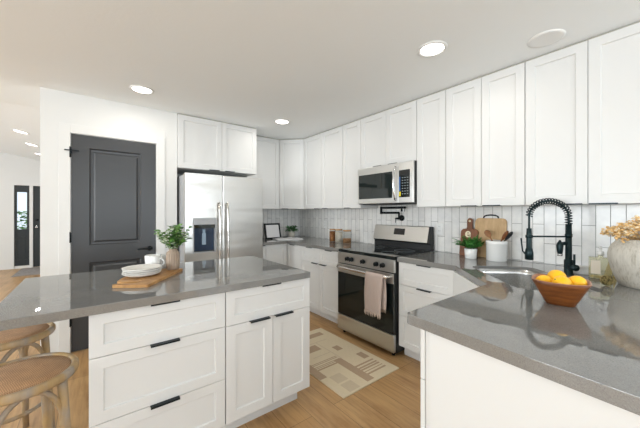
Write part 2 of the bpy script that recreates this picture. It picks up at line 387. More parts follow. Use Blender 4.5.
mb = MB(); mb.tube([(.07, .006, .97), (.07, -.05, .97)], .012, 10); mb.ball((.07, -.06, .97), .030, None, 14); mb.build('door_knob', 'chrome', d2)
mb = MB(); mb.tube([(.07, .006, 1.14), (.07, -.02, 1.14)], .028, 14); mb.build('deadbolt', 'black', d2)
# outer walls of the great room, with openings for the guessed windows
def wall_with_holes(name, axis, pos, th, a0, a1, zt, holes):
    b = MB()
    def bx(u0, u1, z0, z1):
        if axis == 'x': b.box(pos, pos + th, u0, u1, z0, z1)
        else: b.box(u0, u1, pos, pos + th, z0, z1)
    cur = a0
    for h0, h1, z0, z1 in holes:
        bx(cur, h0, 0, zt); bx(h0, h1, 0, z0); bx(h0, h1, z1, zt); cur = h1
    bx(cur, a1, 0, zt); return struct(b.build(name, 'wall'))
wall_with_holes('wall_front', 'y', -3.7, .1, -5.6, XW + .1, 3.7, [(-4.0, -1.4, .55, 2.35), (-.5, 2.6, .55, 2.35)])
wall_with_holes('wall_left', 'x', -5.6, .1, -3.6, 10, 3.7, [(-.8, 3.2, .55, 2.45), (5.8, 8.6, .55, 2.45)])
def winframe(name, axis, pos, u0, u1, z0, z1):
    b = MB(); n = 3
    def bx(a, c, e, f):
        if axis == 'x': b.box(pos, pos + .05, a, c, e, f)
        else: b.box(a, c, pos, pos + .05, e, f)
    for i in range(n + 1):
        u = u0 + (u1 - u0 - .05) * i / n; bx(u, u + .05, z0, z1)
    bx(u0, u1, z0, z0 + .05); bx(u0, u1, z1 - .05, z1); return struct(b.build(name, 'trim'))
winframe('unseen_window_2', 'y', -3.67, -4.0, -1.4, .55, 2.35); winframe('unseen_window_3', 'y', -3.67, -.5, 2.6, .55, 2.35)  # unseen windows, added only to supply daylight and reflections
winframe('unseen_window_4', 'x', -5.58, -.8, 3.2, .55, 2.45); winframe('unseen_window_5', 'x', -5.58, 5.8, 8.6, .55, 2.45)
mb = MB(); mb.box(-6, 4, YE + .3, YE + 14, -.06, -.01); struct(mb.build('ground', 'grass'))
for k_, (x_, y_, r_) in enumerate(((-1.95, 12.2, .75), (-1.3, 13.6, .8))):
    mb = MB()
    for i in range(420):
        a = random.uniform(0, 2 * PI); zz = random.uniform(.05, 1); q = r_ * math.sqrt(1 - (zz - .45) ** 2 / .5 if abs(zz - .45) < .7 else .1) * random.uniform(.5, 1)
        mb.leaf((q * math.cos(a) * .8, q * math.sin(a) * .8, zz * r_ * 1.8), (math.cos(a), math.sin(a), .6), .14, .08)
    tag(mb.build('garden_shrub', 'leaf'), ('green garden shrub outside the sidelight glass, nearer one', 'green garden shrub outside the sidelight glass, farther one')[k_], 'shrub', (x_, y_, -.02))
# backsplash
mb = MB(); mb.box(XW - .008, XW, -.9, YB - .008, .916, 1.39); mb.box(1.68, XW, YB - .008, YB, .916, 1.39)
mb.box(XW - .008, XW, 1.64, 2.40, 1.39, 1.44)
struct(mb.build('trim_3', 'tile'), 'white vertical tile backsplash')

# ---------------------------------------------------------------- cabinets
def shaker(b, x0, x1, z0, z1, y, th=.02, rail=.058, dp=.009):
    """door/drawer front whose face looks to -Y at y; depth goes to y+th"""
    rl = min(rail, (z1 - z0) * .3, (x1 - x0) * .3)
    O = [(x0, z0), (x1, z0), (x1, z1), (x0, z1)]; I = [(x0 + rl, z0 + rl), (x1 - rl, z0 + rl), (x1 - rl, z1 - rl), (x0 + rl, z1 - rl)]
    e = .003
    I2 = [(x0 + rl + e, z0 + rl + e), (x1 - rl - e, z0 + rl + e), (x1 - rl - e, z1 - rl - e), (x0 + rl + e, z1 - rl - e)]
    V = lambda P, yy: [b.b.verts.new((px, yy, pz)) for px, pz in P]
    o, i, i2, bk = V(O, y), V(I, y), V(I2, y + dp), V(O, y + th)
    for k in range(4):
        q = (k + 1) % 4
        b.b.faces.new((o[k], o[q], i[q], i[k])); b.b.faces.new((i[k], i[q], i2[q], i2[k])); b.b.faces.new((o[q], o[k], bk[k], bk[q]))
    b.b.faces.new(i2); b.b.faces.new(bk[::-1])
def pull(parent, xc, z, y, w=.13, up=True, m='pull', label=None):
    """edge pull: thin plate over the top (or bottom) edge with a front lip"""
    b = MB(); s = 1 if up else -1
    za, zb = sorted((z + s * .0005, z + s * .0035))
    b.box(xc - w / 2, xc + w / 2, y - .022, y + .006, za, zb)
    zl = sorted((z + s * .0035, z - s * .0045)); b.box(xc - w / 2, xc + w / 2, y - .025, y - .022, zl[0], zl[1])
    return b.build('handle', m, parent, label=label)
G = .0015
def cabinet(name, label, cat, loc, rz, w, d, z0, z1, fronts, kick=None, group=None, body=None, ppull='pull'):
    """local x to the right seen from the front, front faces -Y at y=0, carcass behind y=.02"""
    t = thing(name, label, cat, loc, rz, group)
    b = MB(); b.box(G, w - G, .0205, d, z0, z1); b.build('body', 'cab', t, bev=.001)
    if kick: b = MB(); b.box(kick[0], w - kick[1], .09, d, 0, z0 - .0005); b.build('toe_kick', 'cab', t)
    for f in fronts:
        x0, x1, a0, a1, kind = f[:5]; pl = f[5] if len(f) > 5 else None
        b = MB(); shaker(b, x0 + G, x1 - G, a0 + G, a1 - G, 0, rail=.058 if kind != 'drawer' else .052)
        o = b.build(kind, 'cab', t, bev=.0012, seg=1)
        if pl:
            xc, w_, top = pl; pull(o, xc, a1 - G if top else a0 + G, 0, w_, top, ppull)
    return t
ZT = 2.428; ZUB = 1.372
RZ = R(-90)
def ucab(label, yl, yr, doors, z0=ZUB, x=2.498, group='white shaker wall cabinets on the range wall', cat='cabinet', dsp=None):
    w = yl - yr
    return cabinet('wall_cabinet', label, cat, (x, yl, 0), RZ, w, XW - x - .001, z0, ZT, doors, group=group)
def D(a, c, z0=ZUB, pl=None): return (a, c, z0, ZT, 'door', pl)
# right wall, seen left to right
ucab('white two-door wall cabinet just right of the diagonal corner cabinet', 3.583, 2.722, [D(0, .4305, pl=(.34, .1, False)), D(.4305, .861, pl=(.52, .1, False))])
ucab('narrow single-door white wall cabinet immediately left of the microwave', 2.720, 2.402, [D(0, .318, pl=(.10, .1, False))])
ucab('short two-door white wall cabinet directly above the microwave', 2.400, 1.646, [D(0, .377, 1.832, (.27, .12, False)), D(.377, .754, 1.832, (.48, .12, False))], z0=1.832)
ucab('narrow single-door white wall cabinet immediately right of the microwave', 1.644, 1.348, [D(0, .296)])
ucab('two-door white wall cabinet above the fern and the cutting boards', 1.346, .740, [D(0, .303, pl=(.21, .13, False)), D(.303, .606, pl=(.385, .13, False))])
ucab('wide two-door white wall cabinet above the faucet and the dried flowers', .738, .052, [D(0, .343, pl=(.27, .1, False)), D(.343, .686, pl=(.415, .13, False))])
ucab('rightmost white wall cabinet, past the dried flowers at the frame edge', .050, -.636, [D(0, .343), D(.343, .686)])
# diagonal corner wall cabinet
t = thing('corner_wall_cabinet', 'diagonal white single-door wall cabinet in the back corner', 'cabinet', (2.23, 3.853, 0), 0)
mb = MB(); mb.prism([(.0, .021), (.0, .325), (.592, .325), (.592, -.268), (.269, -.268), (.2685, -.253), (.0155, .017)], ZUB, ZT); mb.build('body', 'cab', t)
ang = math.atan2(-.270, .268); L = math.hypot(.268, .270)
mb = MB(); shaker(mb, .003, L - .003, ZUB + G, ZT - G, 0, th=.018)
o = mb.build('door', 'cab', t, bev=.0012, seg=1); o.rotation_euler = (0, 0, ang); pull(o, .09, ZUB + G, 0, .1, False)
# back wall uppers
cabinet('wall_cabinet', 'white single-door wall cabinet between refrigerator and diagonal corner cabinet', 'cabinet', (1.705, 3.853, 0), 0, .523, .326, ZUB, ZT, [(0, .523, ZUB, ZT, 'door', (.12, .1, False))], group='white shaker wall cabinets on the back wall')
cabinet('refrigerator_cabinet', 'deep two-door white cabinet over the stainless refrigerator', 'cabinet', (.742, 3.534, 0), 0, .958, .645, 1.826, ZT, [(0, .495, 1.826, ZT, 'door', (.40, .12, False)), (.495, .958, 1.826, ZT, 'door', (.59, .12, False))])
# shadow-gap seam strip between uppers and ceiling
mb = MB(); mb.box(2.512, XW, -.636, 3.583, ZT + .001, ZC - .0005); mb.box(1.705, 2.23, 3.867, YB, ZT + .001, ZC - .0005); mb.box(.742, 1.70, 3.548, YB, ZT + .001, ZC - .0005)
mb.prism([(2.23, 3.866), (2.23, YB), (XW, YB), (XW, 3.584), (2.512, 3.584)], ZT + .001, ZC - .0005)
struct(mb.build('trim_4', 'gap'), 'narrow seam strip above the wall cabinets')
# base cabinets on the range wall
ZB0, ZB1 = .11, .872
XF = 2.181; DB = XW - XF - .002
cabinet('base_cabinet', 'white base cabinet left of the range with two drawers over two doors', 'cabinet', (XF, 3.190, 0), RZ, .790, DB, ZB0, ZB1,
        [(0, .395, .685, ZB1, 'drawer', (.20, .12, True)), (.395, .790, .685, ZB1, 'drawer', (.59, .12, True)), (0, .395, ZB0, .685, 'door', (.315, .12, True)), (.395, .790, ZB0, .685, 'door', (.475, .12, True))], kick=(0, 0), group='white base cabinets on the range wall')
cabinet('base_cabinet', 'narrow white one-door base cabinet at the inner back corner', 'cabinet', (XF, 3.548, 0), RZ, .356, DB, ZB0, ZB1, [(0, .356, ZB0, ZB1, 'door', (.16, .12, True))], kick=(0, 0), group='white base cabinets on the range wall')
cabinet('base_cabinet', 'white two-door base cabinet along the back wall beside the refrigerator', 'cabinet', (1.705, 3.550, 0), 0, .474, YB - 3.552, ZB0, ZB1, [(0, .14, ZB0, ZB1, 'door', (.08, .08, True)), (.14, .474, ZB0, ZB1, 'door')], kick=(0, 0))
cabinet('drawer_base_cabinet', 'white three-drawer base cabinet just right of the range', 'cabinet', (XF, 1.622, 0), RZ, .520, DB, ZB0, ZB1,
        [(0, .520, .668, ZB1, 'drawer', (.262, .13, True)), (0, .520, .392, .668, 'drawer', (.262, .13, True)), (0, .520, ZB0, .392, 'drawer', (.262, .13, True))], kick=(0, 0))
# diagonal sink base
t = thing('sink_base_cabinet', 'diagonal white corner base cabinet under the sink', 'cabinet', (XF, 1.100, 0), 0)
mb = MB(); mb.prism([(.022, -.002), (.64, -.002), (.64, -1.05), (-.397, -1.05), (-.397, -.43)], ZB0, .64); mb.build('body', 'cab', t)
mb = MB(); mb.prism([(.09, -.002), (.64, -.002), (.64, -1.05), (-.32, -1.05), (-.32, -.43)], 0, ZB0 - .001); mb.build('toe_kick', 'cab', t)
a0 = Vector((0, -.002, 0)); a1 = Vector((-.412, -.410, 0)); Ld = (a1 - a0).length; ang = math.atan2(a1.y - a0.y, a1.x - a0.x)
for (u0, u1) in ((.004, Ld / 2), (Ld / 2, Ld - .004)):
    mb = MB(); shaker(mb, u0 + G, u1 - G, ZB0, ZB1 - G, 0)
    o = mb.build('door', 'cab', t, bev=.0012, seg=1)
    o.location = a1; o.rotation_euler = (0, 0, ang + PI)
# peninsula base: doors on its far side, plain end panel facing the room
tl = -.0738
t = thing('peninsula_cabinet', 'white peninsula base cabinet with a plain end panel at lower right', 'cabinet', (1.012, .630, 0), 0)
mb = MB(); mb.prism([(.004, -.001), (.74, -.001), (.74, -.93), (-.064, -.93)], ZB0, ZB1); mb.build('body', 'cab', t)
mb = MB(); mb.prism([(.004, -.075), (.74, -.075), (.74, -.93), (-.064, -.93)], 0, ZB0 - .001); mb.build('toe_kick', 'cab', t)
mb = MB(); n_ = Vector((-1, -.0738)).normalized()
mb.prism([(-.018, -.028), (.003, -.030), (-.065, -.93), (-.085, -.93)], .0, ZB1); mb.build('end_panel', 'cab', t, bev=.001)
for (z0_, z1_, kd) in ((.665, ZB1, 'drawer'), (ZB0, .665, 'door')):
    mb = MB(); shaker(mb, -.74, -.002, z0_ + G, z1_ - G, 0); o = mb.build(kd, 'cab', t, bev=.0012, seg=1); o.location = (0, .021, 0); o.rotation_euler = (0, 0, PI)
# island base cabinets
IF = 1.617
cabinet('island_cabinet', 'white three-drawer island cabinet, left half of the island', 'cabinet', (-.020, IF, 0), 0, .606, .86, ZB0, ZB1,
        [(0, .606, .672, ZB1, 'drawer', (.300, .13, True)), (0, .606, .374, .672, 'drawer', (.300, .13, True)), (0, .606, ZB0, .374, 'drawer', (.300, .13, True))], kick=(0, 0), group='island base cabinets')
cabinet('island_cabinet', 'white island cabinet with one drawer over two doors, right half of the island', 'cabinet', (.588, IF, 0), 0, .590, .86, ZB0, ZB1,
        [(0, .590, .668, ZB1, 'drawer', (.283, .13, True)), (0, .302, ZB0, .668, 'door', (.207, .13, True)), (.302, .590, ZB0, .668, 'door', (.376, .13, True))], kick=(0, .045), group='island base cabinets')

# ---------------------------------------------------------------- countertops
ZK = .914; TH = .040
def slab(name, outer, holes, z0, z1, mname, bev=.0025):
    b = bmesh.new(); es = []
    for loop in [outer] + holes:
        vs_ = [b.verts.new((x, y, z1)) for x, y in loop]
        for i in range(len(vs_)): es.append(b.edges.new((vs_[i], vs_[(i + 1) % len(vs_)])))
    bmesh.ops.triangle_fill(b, use_beauty=True, use_dissolve=False, edges=es)
    fs = list(b.faces)
    for f in fs:
        if f.normal.z < 0: f.normal_flip()
    r = bmesh.ops.extrude_face_region(b, geom=fs)
    for v_ in [g for g in r['geom'] if isinstance(g, bmesh.types.BMVert)]: v_.co.z = z0
    bmesh.ops.recalc_face_normals(b, faces=b.faces)
    me = bpy.data.meshes.new(name); b.to_mesh(me); b.free(); me.materials.append(M[mname])
    o = bpy.data.objects.new(name, me); COL.objects.link(o)
    q = o.modifiers.new('bevel', 'BEVEL'); q.width = bev; q.segments = 3; q.limit_method = 'ANGLE'; q.angle_limit = R(50)
    return o
def round_corner(p0, p, p1, r=.02, n=5):
    p0, p, p1 = map(Vector, (p0, p, p1)); a = (p0 - p).normalized(); c = (p1 - p).normalized()
    s_, e_ = p + a * r, p + c * r
    return [tuple((1 - t) ** 2 * s_ + 2 * t * (1 - t) * p + t * t * e_) for t in [i / n for i in range(n + 1)]]
XT = XW - .0085
tag(slab('countertop', [(1.695, 3.527), (2.161, 3.527), (2.161, 2.398), (XT, 2.398), (XT, YB - .0085), (1.695, YB - .0085)], [], ZB1 + .002, ZK, 'quartz'),
    'grey quartz countertop wrapping the back corner left of the range', 'countertop')
# sink hole, rotated 45 degrees
sc = Vector((2.157, .632)); u = Vector((-1, -1)).normalized(); n_ = Vector((1, -1)).normalized()
def sk(w, d, r): return [tuple(sc + u * px + n_ * py) for px, py in rr(w, d, r, 8)]
outer = [(2.161, 1.624), (XT, 1.624), (XT, -.32), (.911, -.32)] + round_corner((.911, -.32), (.987, .701), (1.75, .701), .02) + [(1.75, .701), (2.161, 1.087)]
tag(slab('countertop', outer, [sk(.70, .43, .09)], ZB1 + .002, ZK, 'quartz'), 'large grey quartz peninsula countertop that surrounds the corner sink', 'countertop')
tag(slab('countertop', [(-.334, 1.587), (1.162, 1.587), (1.162, 2.518), (-.334, 2.518)], [], ZB1 + .002, ZK, 'quartz'), 'grey quartz island countertop under the plates and paddle board', 'countertop')
# sink
t = thing('sink', 'undermount stainless steel sink set diagonally in the corner countertop', 'sink', (sc.x, sc.y, .66))
mb = MB()
loops = [(.6985, .4285, .0895, .234), (.690, .420, .088, .2345), (.686, .416, .085, .20), (.675, .405, .08, .05), (.66, .39, .07, .02), (.60, .33, .06, .012), (.10, .10, .049, .004)]
prev = None
for w_, d_, r_, z_ in loops:
    ring = [mb.b.verts.new((p[0] - sc.x, p[1] - sc.y, z_)) for p in sk(w_, d_, r_)]
    if prev:
        for i in range(len(ring)):
            f = mb.b.faces.new((prev[i], prev[(i + 1) % len(ring)], ring[(i + 1) % len(ring)], ring[i])); f.smooth = True
    prev = ring
f = mb.b.faces.new(prev)
o = mb.build('basin', 'sink', t); q = o.modifiers.new('solid', 'SOLIDIFY'); q.thickness = .0015; q.offset = -1
mb = MB(); mb.lathe([(.045, .006), (.045, .010), (.03, .011), (.028, .006)], seg=24); mb.build('drain', 'chrome', t)

# ---------------------------------------------------------------- ceiling lamps
def downlight(x, y, z, label, tilt=0, power=4, lit=True):
    t = thing('ceiling_light', label, 'ceiling light', (x, y, z), 0, 'recessed ceiling lights'); t.rotation_euler = (0, tilt, 0)
    b = MB(); b.lathe([(.098, 0), (.097, -.005), (.080, -.008), (.076, -.003), (.076, 0)], seg=36); b.build('trim_ring', 'plate_w', t)
    b = MB(); b.lathe([(.075, -.0005), (.075, -.003)], seg=32, smooth=False); b.build('lens', 'lens', t)
    l = bpy.data.lights.new('lamp', 'AREA'); l.shape = 'DISK'; l.size = .13; l.energy = power; l.color = (1, .95, .88)
    o = bpy.data.objects.new('downlight_lamp', l); COL.objects.link(o); o.parent = t; o.location = (0, 0, -.012)
downlight(.344, 3.069, ZC, 'round recessed ceiling light in front of the charcoal pantry door')
downlight(1.822, 3.084, ZC, 'round recessed ceiling light nearest the back corner cabinets')
downlight(1.824, 1.081, ZC, 'round recessed ceiling light nearest the flat unlit ceiling cover')
al = math.atan(.2)
for y_, lb in ((6.19, 'nearest'), (7.26, 'middle'), (8.38, 'farthest')):
    x_ = -.87 - (y_ - 6.19) * .012
    downlight(x_, y_, ZC + .2 * (XV - x_) - .001, 'small %s of three recessed lights along the sloped hall ceiling' % lb, al, 3)
mb = MB(); mb.lathe([(.100, 0), (.098, -.006), (.085, -.009), (.070, -.008), (.0, -.0085)], seg=40, cap=False)
tag(mb.build('ceiling_speaker', 'plate_w'), 'flat round white unlit cover on the ceiling above the faucet', 'ceiling speaker', (2.292, .563, ZC))

# ---------------------------------------------------------------- refrigerator (stands in the niche, front faces -Y)
FX0, FX1, FY, FZ = .762, 1.675, 3.300, 1.745
fw = FX1 - FX0
t = thing('refrigerator', 'stainless steel side-by-side refrigerator with an ice and water dispenser', 'refrigerator', (FX0, FY, 0), 0)
mb = MB(); mb.box(.004, fw - .004, .075, .84, .03, FZ - .012); mb.build('body', 'greyplastic', t, bev=.004).data.materials[0] = M['steel_side'] if 'steel_side' in M else M['greyplastic']
mb = MB(); mb.box(.02, fw - .02, .08, .7, 0, .03); mb.build('toe_grille', 'plastic', t)
sp = .401
def fdoor(x0, x1, hole=None):
    b = MB()
    if hole:
        h0, h1, g0, g1 = hole
        b.box(x0, h0, 0, .065, .05, FZ); b.box(h1, x1, 0, .065, .05, FZ); b.box(h0, h1, 0, .065, .05, g0); b.box(h0, h1, 0, .065, g1, FZ)
        bmesh.ops.remove_doubles(b.b, verts=b.b.verts, dist=1e-5)
        return b.build('door', 'steel', t)
    b.box(x0, x1, 0, .065, .05, FZ); return b.build('door', 'steel', t, bev=.008, seg=3)
h0, h1, g0, g1 = .078, .330, .872, 1.258
dl = fdoor(0, sp - .003, (h0, h1, g0, g1)); dr = fdoor(sp + .003, fw)
def fhandle(x, par):
    b = MB(); pts = []
    for i in range(15):
        a = i / 14; pts.append((x, -.022 - .040 * math.sin(PI * a) ** .6, .50 + a * .925))
    b.tube(pts, .0135, 12); b.tube([(x, .002, .50), (x, -.024, .50)], .012, 10); b.tube([(x, .002, 1.425), (x, -.024, 1.425)], .012, 10); b.build('handle', 'steel_v', par)
fhandle(sp - .046, dl); fhandle(sp + .048, dr)
mb = MB(); mb.box(h0 + .002, h1 - .002, -.004, .012, 1.185, g1 - .002); mb.box(h0 + .002, h0 + .012, -.003, .05, g0 + .002, 1.185); mb.box(h1 - .012, h1 - .002, -.003, .05, g0 + .002, 1.185); mb.box(h0 + .002, h1 - .002, -.003, .05, g0 + .002, g0 + .014)
o = mb.build('dispenser_frame', 'greyplastic', t, bev=.002)
mb = MB(); mb.box(h0 + .09, h1 - .09, -.0052, -.004, 1.232, 1.240); mb.build('badge', 'keys', o)
mb = MB(); mb.box(h0 + .0125, h1 - .0125, .050, .058, g0 + .0145, 1.1845); mb.build('dispenser_recess', 'dispblue', t)
mb = MB(); mb.box(h0 + .0125, h1 - .0125, .004, .010, 1.145, 1.184); mb.build('control_strip', 'winglass', t)
for x_ in (h0 + .125,):
    mb = MB(); mb.box(x_ - .022, x_ + .022, .028, .034, .96, 1.09); mb.box(x_ - .015, x_ + .015, .030, .048, 1.09, 1.13); mb.build('dispenser_paddle', 'paddle', t, bev=.003)
mb = MB(); mb.box(h0 + .02, h1 - .02, .0, .049, g0 + .0145, g0 + .020); mb.build('drip_tray', 'black', t)

# ---------------------------------------------------------------- range (local x to the right, front faces -Y local)
RX, RY0, RW = 2.125, 2.393, .762
t = thing('range', 'stainless steel electric range with black glass oven door', 'range', (RX, RY0, 0), RZ)
w_ = RW
mb = MB(); mb.box(.003, w_ - .003, .030, .665, .035, .885); mb.build('body', 'plastic', t, label='black side panels and body')
mb = MB(); mb.box(-.0, w_, .012, .60, .887, .918); mb.build('cooktop', 'blackglass', t, bev=.004)
for cx_, cy_, r_ in ((.2, .19, .105), (.56, .19, .085), (.2, .44, .075), (.56, .44, .105)):
    mb = MB(); mb.lathe([(r_, 0), (r_, .0006), (r_ - .003, .0006), (r_ - .003, 0)], (cx_, cy_, .9181), 40, smooth=False, cap=False); mb.build('burner_ring', 'keys', t)
mb = MB(); mb.box(.0, w_, .004, .029, .770, .886); mb.build('control_panel', 'steel', t, bev=.003)
for yk in (2.212, 2.152, 1.99, 1.816, 1.738):
    x_ = RY0 - yk - .02
    k = MB(); k.tube([(x_, .004, .826), (x_, -.006, .826)], .023, 24); k.tube([(x_, -.006, .826), (x_, -.030, .826)], [.0185, .016], 24); k.box(x_ - .004, x_ + .004, -.037, -.028, .806, .846); k.build('knob', 'black', t, bev=.001)
mb = MB(); mb.box(.004, w_ - .004, 0, .028, .215, .765); o = mb.build('oven_door', 'blackglass', t, bev=.003)
mb = MB(); mb.box(.002, w_ - .002, -.006, -.0005, .672, .763); mb.build('door_top_rail', 'steel', o, bev=.002)
mb = MB(); mb.box(.115, w_ - .115, -.0025, -.0006, .30, .63); mb.build('oven_window', 'winglass', o)
mb = MB(); mb.tube([(.055, -.052, .735)] + [(.055 + (w_ - .09) * i / 12, -.054 - .008 * math.sin(PI * i / 12), .735) for i in range(1, 12)] + [(w_ - .035, -.052, .735)], .0145, 14)
mb.tube([(.062, -.0062, .730), (.062, -.050, .735)], .011, 10); mb.tube([(w_ - .040, -.0062, .730), (w_ - .040, -.050, .735)], .011, 10); mb.build('handle', 'steel_v', o)
mb = MB(); mb.box(.002, w_ - .002, -.002, .028, .048, .208); mb.build('storage_drawer', 'steel', t, bev=.003)
for x_, y_ in ((.05, .06), (w_ - .05, .06), (.05, .6), (w_ - .05, .6)):
    k = MB(); k.tube([(x_, y_, 0), (x_, y_, .034)], .016, 12); k.build('foot', 'black', t)
# backguard
bg = MB(); y0_ = .605
prof = [(y0_ + .000, .9185), (y0_ + .000, .985), (y0_ - .022, 1.000), (y0_ + .022, 1.168), (y0_ + .060, 1.168), (y0_ + .075, .9185)]
A = [bg.b.verts.new((.004, y, z)) for y, z in prof]; B = [bg.b.verts.new((w_ - .004, y, z)) for y, z in prof]
bg.b.faces.new(A); bg.b.faces.new(B[::-1])
for i in range(6): bg.b.faces.new((A[i], B[i], B[(i + 1) % 6], A[(i + 1) % 6]))
o = bg.build('backguard', 'plastic', t, bev=.002, label='black backguard housing')
sl = (.044 / .168)
def onbg(b, x0, x1, z0, z1, off, th):
    f = lambda z: y0_ - .022 + (z - 1.0) * sl
    vs_ = [b.b.verts.new((x, f(z) + dy, z)) for dy in (-off - th, -off) for z in (z0, z1) for x in (x0, x1)]
    for q in ((0, 2, 3, 1), (4, 5, 7, 6), (0, 1, 5, 4), (2, 6, 7, 3), (0, 4, 6, 2), (1, 3, 7, 5)): b.b.faces.new([vs_[i] for i in q])
mb = MB(); onbg(mb, .002, w_ - .030, 1.002, 1.166, .0005, .004); mb.build('backguard_panel', 'steel', o, bev=.002)
mb = MB(); onbg(mb, .300, .445, 1.068, 1.138, .0047, .002); dd = mb.build('display', 'display', o)
# ---------------------------------------------------------------- towel
b = MB(); NX, NZ = 14, 40; tw = .215
path = []
L1, L2 = .345, .30; r_ = .0185
for i in range(NZ + 1):
    s_ = i / NZ * (L1 + PI * r_ + L2)
    if s_ < L1: path.append((-r_, -(L1 - s_), 0))
    elif s_ < L1 + PI * r_: a = (s_ - L1) / r_; path.append((-r_ * math.cos(a), r_ * math.sin(a), 1))
    else: path.append((r_, -(s_ - L1 - PI * r_), 2))
g = []
for i, (py, pz, sd) in enumerate(path):
    row = []
    for k in range(NX + 1):
        x_ = (k / NX - .5) * tw * (1 - .10 * min(1, max(0, -pz) / .3)) + (-.01 if sd == 0 else .016) * min(1, max(0, -pz) / .2)
        wv = .0035 * math.sin(k * 1.1 + pz * 9) * min(1, max(0, -pz) * 8)
        yy = py + (wv - (.006 if sd == 0 else 0) * min(1, -pz * 6) if pz < 0 else 0)
        if sd == 2: yy = min(yy, r_ + .004)
        row.append(b.b.verts.new((x_, yy, pz)))
    g.append(row)
for i in range(NZ):
    for k in range(NX): f = b.b.faces.new((g[i][k], g[i][k + 1], g[i + 1][k + 1], g[i + 1][k])); f.smooth = True
tx = RY0 - 1.80
tw_o = thing('dish_towel', 'pink-beige woven dish towel with fringe hanging on the oven handle', 'towel', (RX - .0605, RY0 - tx, .735), RZ)
o = b.build('cloth', 'towel', tw_o); q = o.modifiers.new('solid', 'SOLIDIFY'); q.thickness = .004; q.offset = 1 if False else 0
mb = MB()
for k in range(24):
    x_ = (k / 23 - .5) * tw * .88 - .01; ll = random.uniform(.028, .045); dx = random.uniform(-.012, .012)
    mb.tube([(x_, -r_ - .008, -L1 + .004), (x_ + dx * .5, -r_ - .012, -L1 - ll * .5), (x_ + dx, -r_ - .007, -L1 - ll)], [.0042, .0036, .0022], 6)
for k in range(16):
    x_ = (k / 15 - .5) * tw * .85 + .016; ll = random.uniform(.02, .035)
    mb.tube([(x_, r_, -L2 + .004), (x_, r_, -L2 - ll)], [.0036, .002], 6)
mb.build('fringe', 'fringe', tw_o)['kind'] = 'stuff'

# ---------------------------------------------------------------- microwave
t = thing('microwave', 'over-the-range stainless microwave with a black glass door', 'microwave', (2.445, 2.3985, 1.412), RZ)
mw, mh = .752, .418
mb = MB(); mb.box(.002, mw - .002, .022, .36, .0, mh - .001); mb.build('body', 'plastic', t)
mb = MB(); mb.box(0, .575, 0, .021, .006, mh - .002); o = mb.build('door', 'steel', t, bev=.003)
mb = MB(); mb.box(.020, .500, -.0015, -.0003, .060, .335); o2 = mb.build('window', 'winglass', o)
mb = MB(); pts = [(.548, -.012 - .035 * math.sin(PI * i / 12) ** .7, .035 + .345 * i / 12) for i in range(13)]
mb.tube(pts, .0105, 12); mb.tube([(.548, .001, .040), (.548, -.016, .040)], .011, 8); mb.tube([(.548, .001, .375), (.548, -.016, .375)], .011, 8); mb.build('handle', 'chrome', o)
mb = MB(); mb.box(.578, mw, 0, .021, .006, mh - .002); o = mb.build('control_panel', 'steel', t, bev=.003)
mb = MB(); mb.box(.584, .712, -.0015, -.0003, .060, .335); kp = mb.build('keypad', 'blackglass', t)
for i in range(3):
    for j in range(7):
        x_ = .628 + i * .030; z_ = .095 + j * .027; mb = MB(); mb.box(x_ - .008, x_ + .008, -.0022, -.0016, z_ - .003, z_ + .003); mb.build('button', 'keys', kp)
mb = MB(); mb.box(.610, .690, -.0022, -.0016, .298, .320); mb.build('clock_display', 'display', kp)
mb = MB(); mb.box(.590, .606, -.0022, -.0016, .072, .118); mb.build('energy_sticker', 'yellow', kp, label='small yellow sticker')
mb = MB(); mb.box(.590, .600, -.0022, -.0016, .125, .27); mb.build('film_strip', 'bluest', kp, label='blue film strip')
mb = MB(); mb.box(.05, mw - .05, .04, .30, -.006, -.001); mb.build('vent_plate', 'plastic', t)

# ---------------------------------------------------------------- pot filler
t = thing('pot_filler', 'black folded pot filler tap on the tiles above the range', 'tap', (XW - .009, 2.045, 1.255), 0)
mb = MB(); mb.tube([(0, 0, 0), (-.012, 0, 0)], .034, 24); mb.build('wall_flange', 'black', t)
mb = MB(); mb.tube([(-.012, 0, 0), (-.060, 0, 0)], .014, 12); mb.tube([(-.060, .032, -.006), (-.060, -.004, -.006)], .012, 12); mb.tube([(-.060, 0, -.014), (-.060, .0, .052)], .011, 12); mb.build('valve_body', 'black', t)
mb = MB(); mb.tube([(-.060, .034, -.006), (-.060, .050, -.006)], .009, 10); mb.tube([(-.060, .042, -.006), (-.066, .044, -.055)], .004, 8); mb.build('lever', 'black', t)
mb = MB(); mb.tube([(-.060, -.0, .052), (-.060, .0, .060), (-.062, .25, .060), (-.062, .26, .060)], .0125, 12); mb.build('lower_arm', 'black', t)
mb = MB(); mb.tube([(-.062, .258, .045), (-.062, .258, .134)], .015, 14); mb.build('elbow', 'black', t)
mb = MB(); mb.tube([(-.062, .258, .120), (-.070, -.075, .120)], .0125, 12); mb.build('upper_arm', 'black', t)
mb = MB(); mb.tube([(-.070, -.045, .132), (-.070, -.045, .075)], .011, 12); mb.tube([(-.070, -.075, .120), (-.070, -.095, .120)], .013, 12); mb.tube([(-.070, -.085, .12), (-.073, -.088, .075)], .003, 8); mb.build('spout', 'black', t)

# ---------------------------------------------------------------- kitchen faucet
t = thing('kitchen_faucet', 'black spring-neck kitchen faucet standing behind the corner sink', 'faucet', (2.432, .478, ZK), R(135))  # local +x points to the sink
mb = MB(); mb.lathe([(.028, 0), (.028, .006), (.024, .012), (.024, .095), (.018, .100), (.0165, .33)], seg=24); mb.lathe([(.020, .245), (.020, .265)], seg=20); mb.build('post', 'faucet', t)
mb = MB(); mb.tube([(0, 0, .055), (.0, .066, .055)], .020, 16); mb.tube([(0, .050, .066), (0, .050, .140)], .006, 10); o = mb.build('side_lever', 'faucet', t)
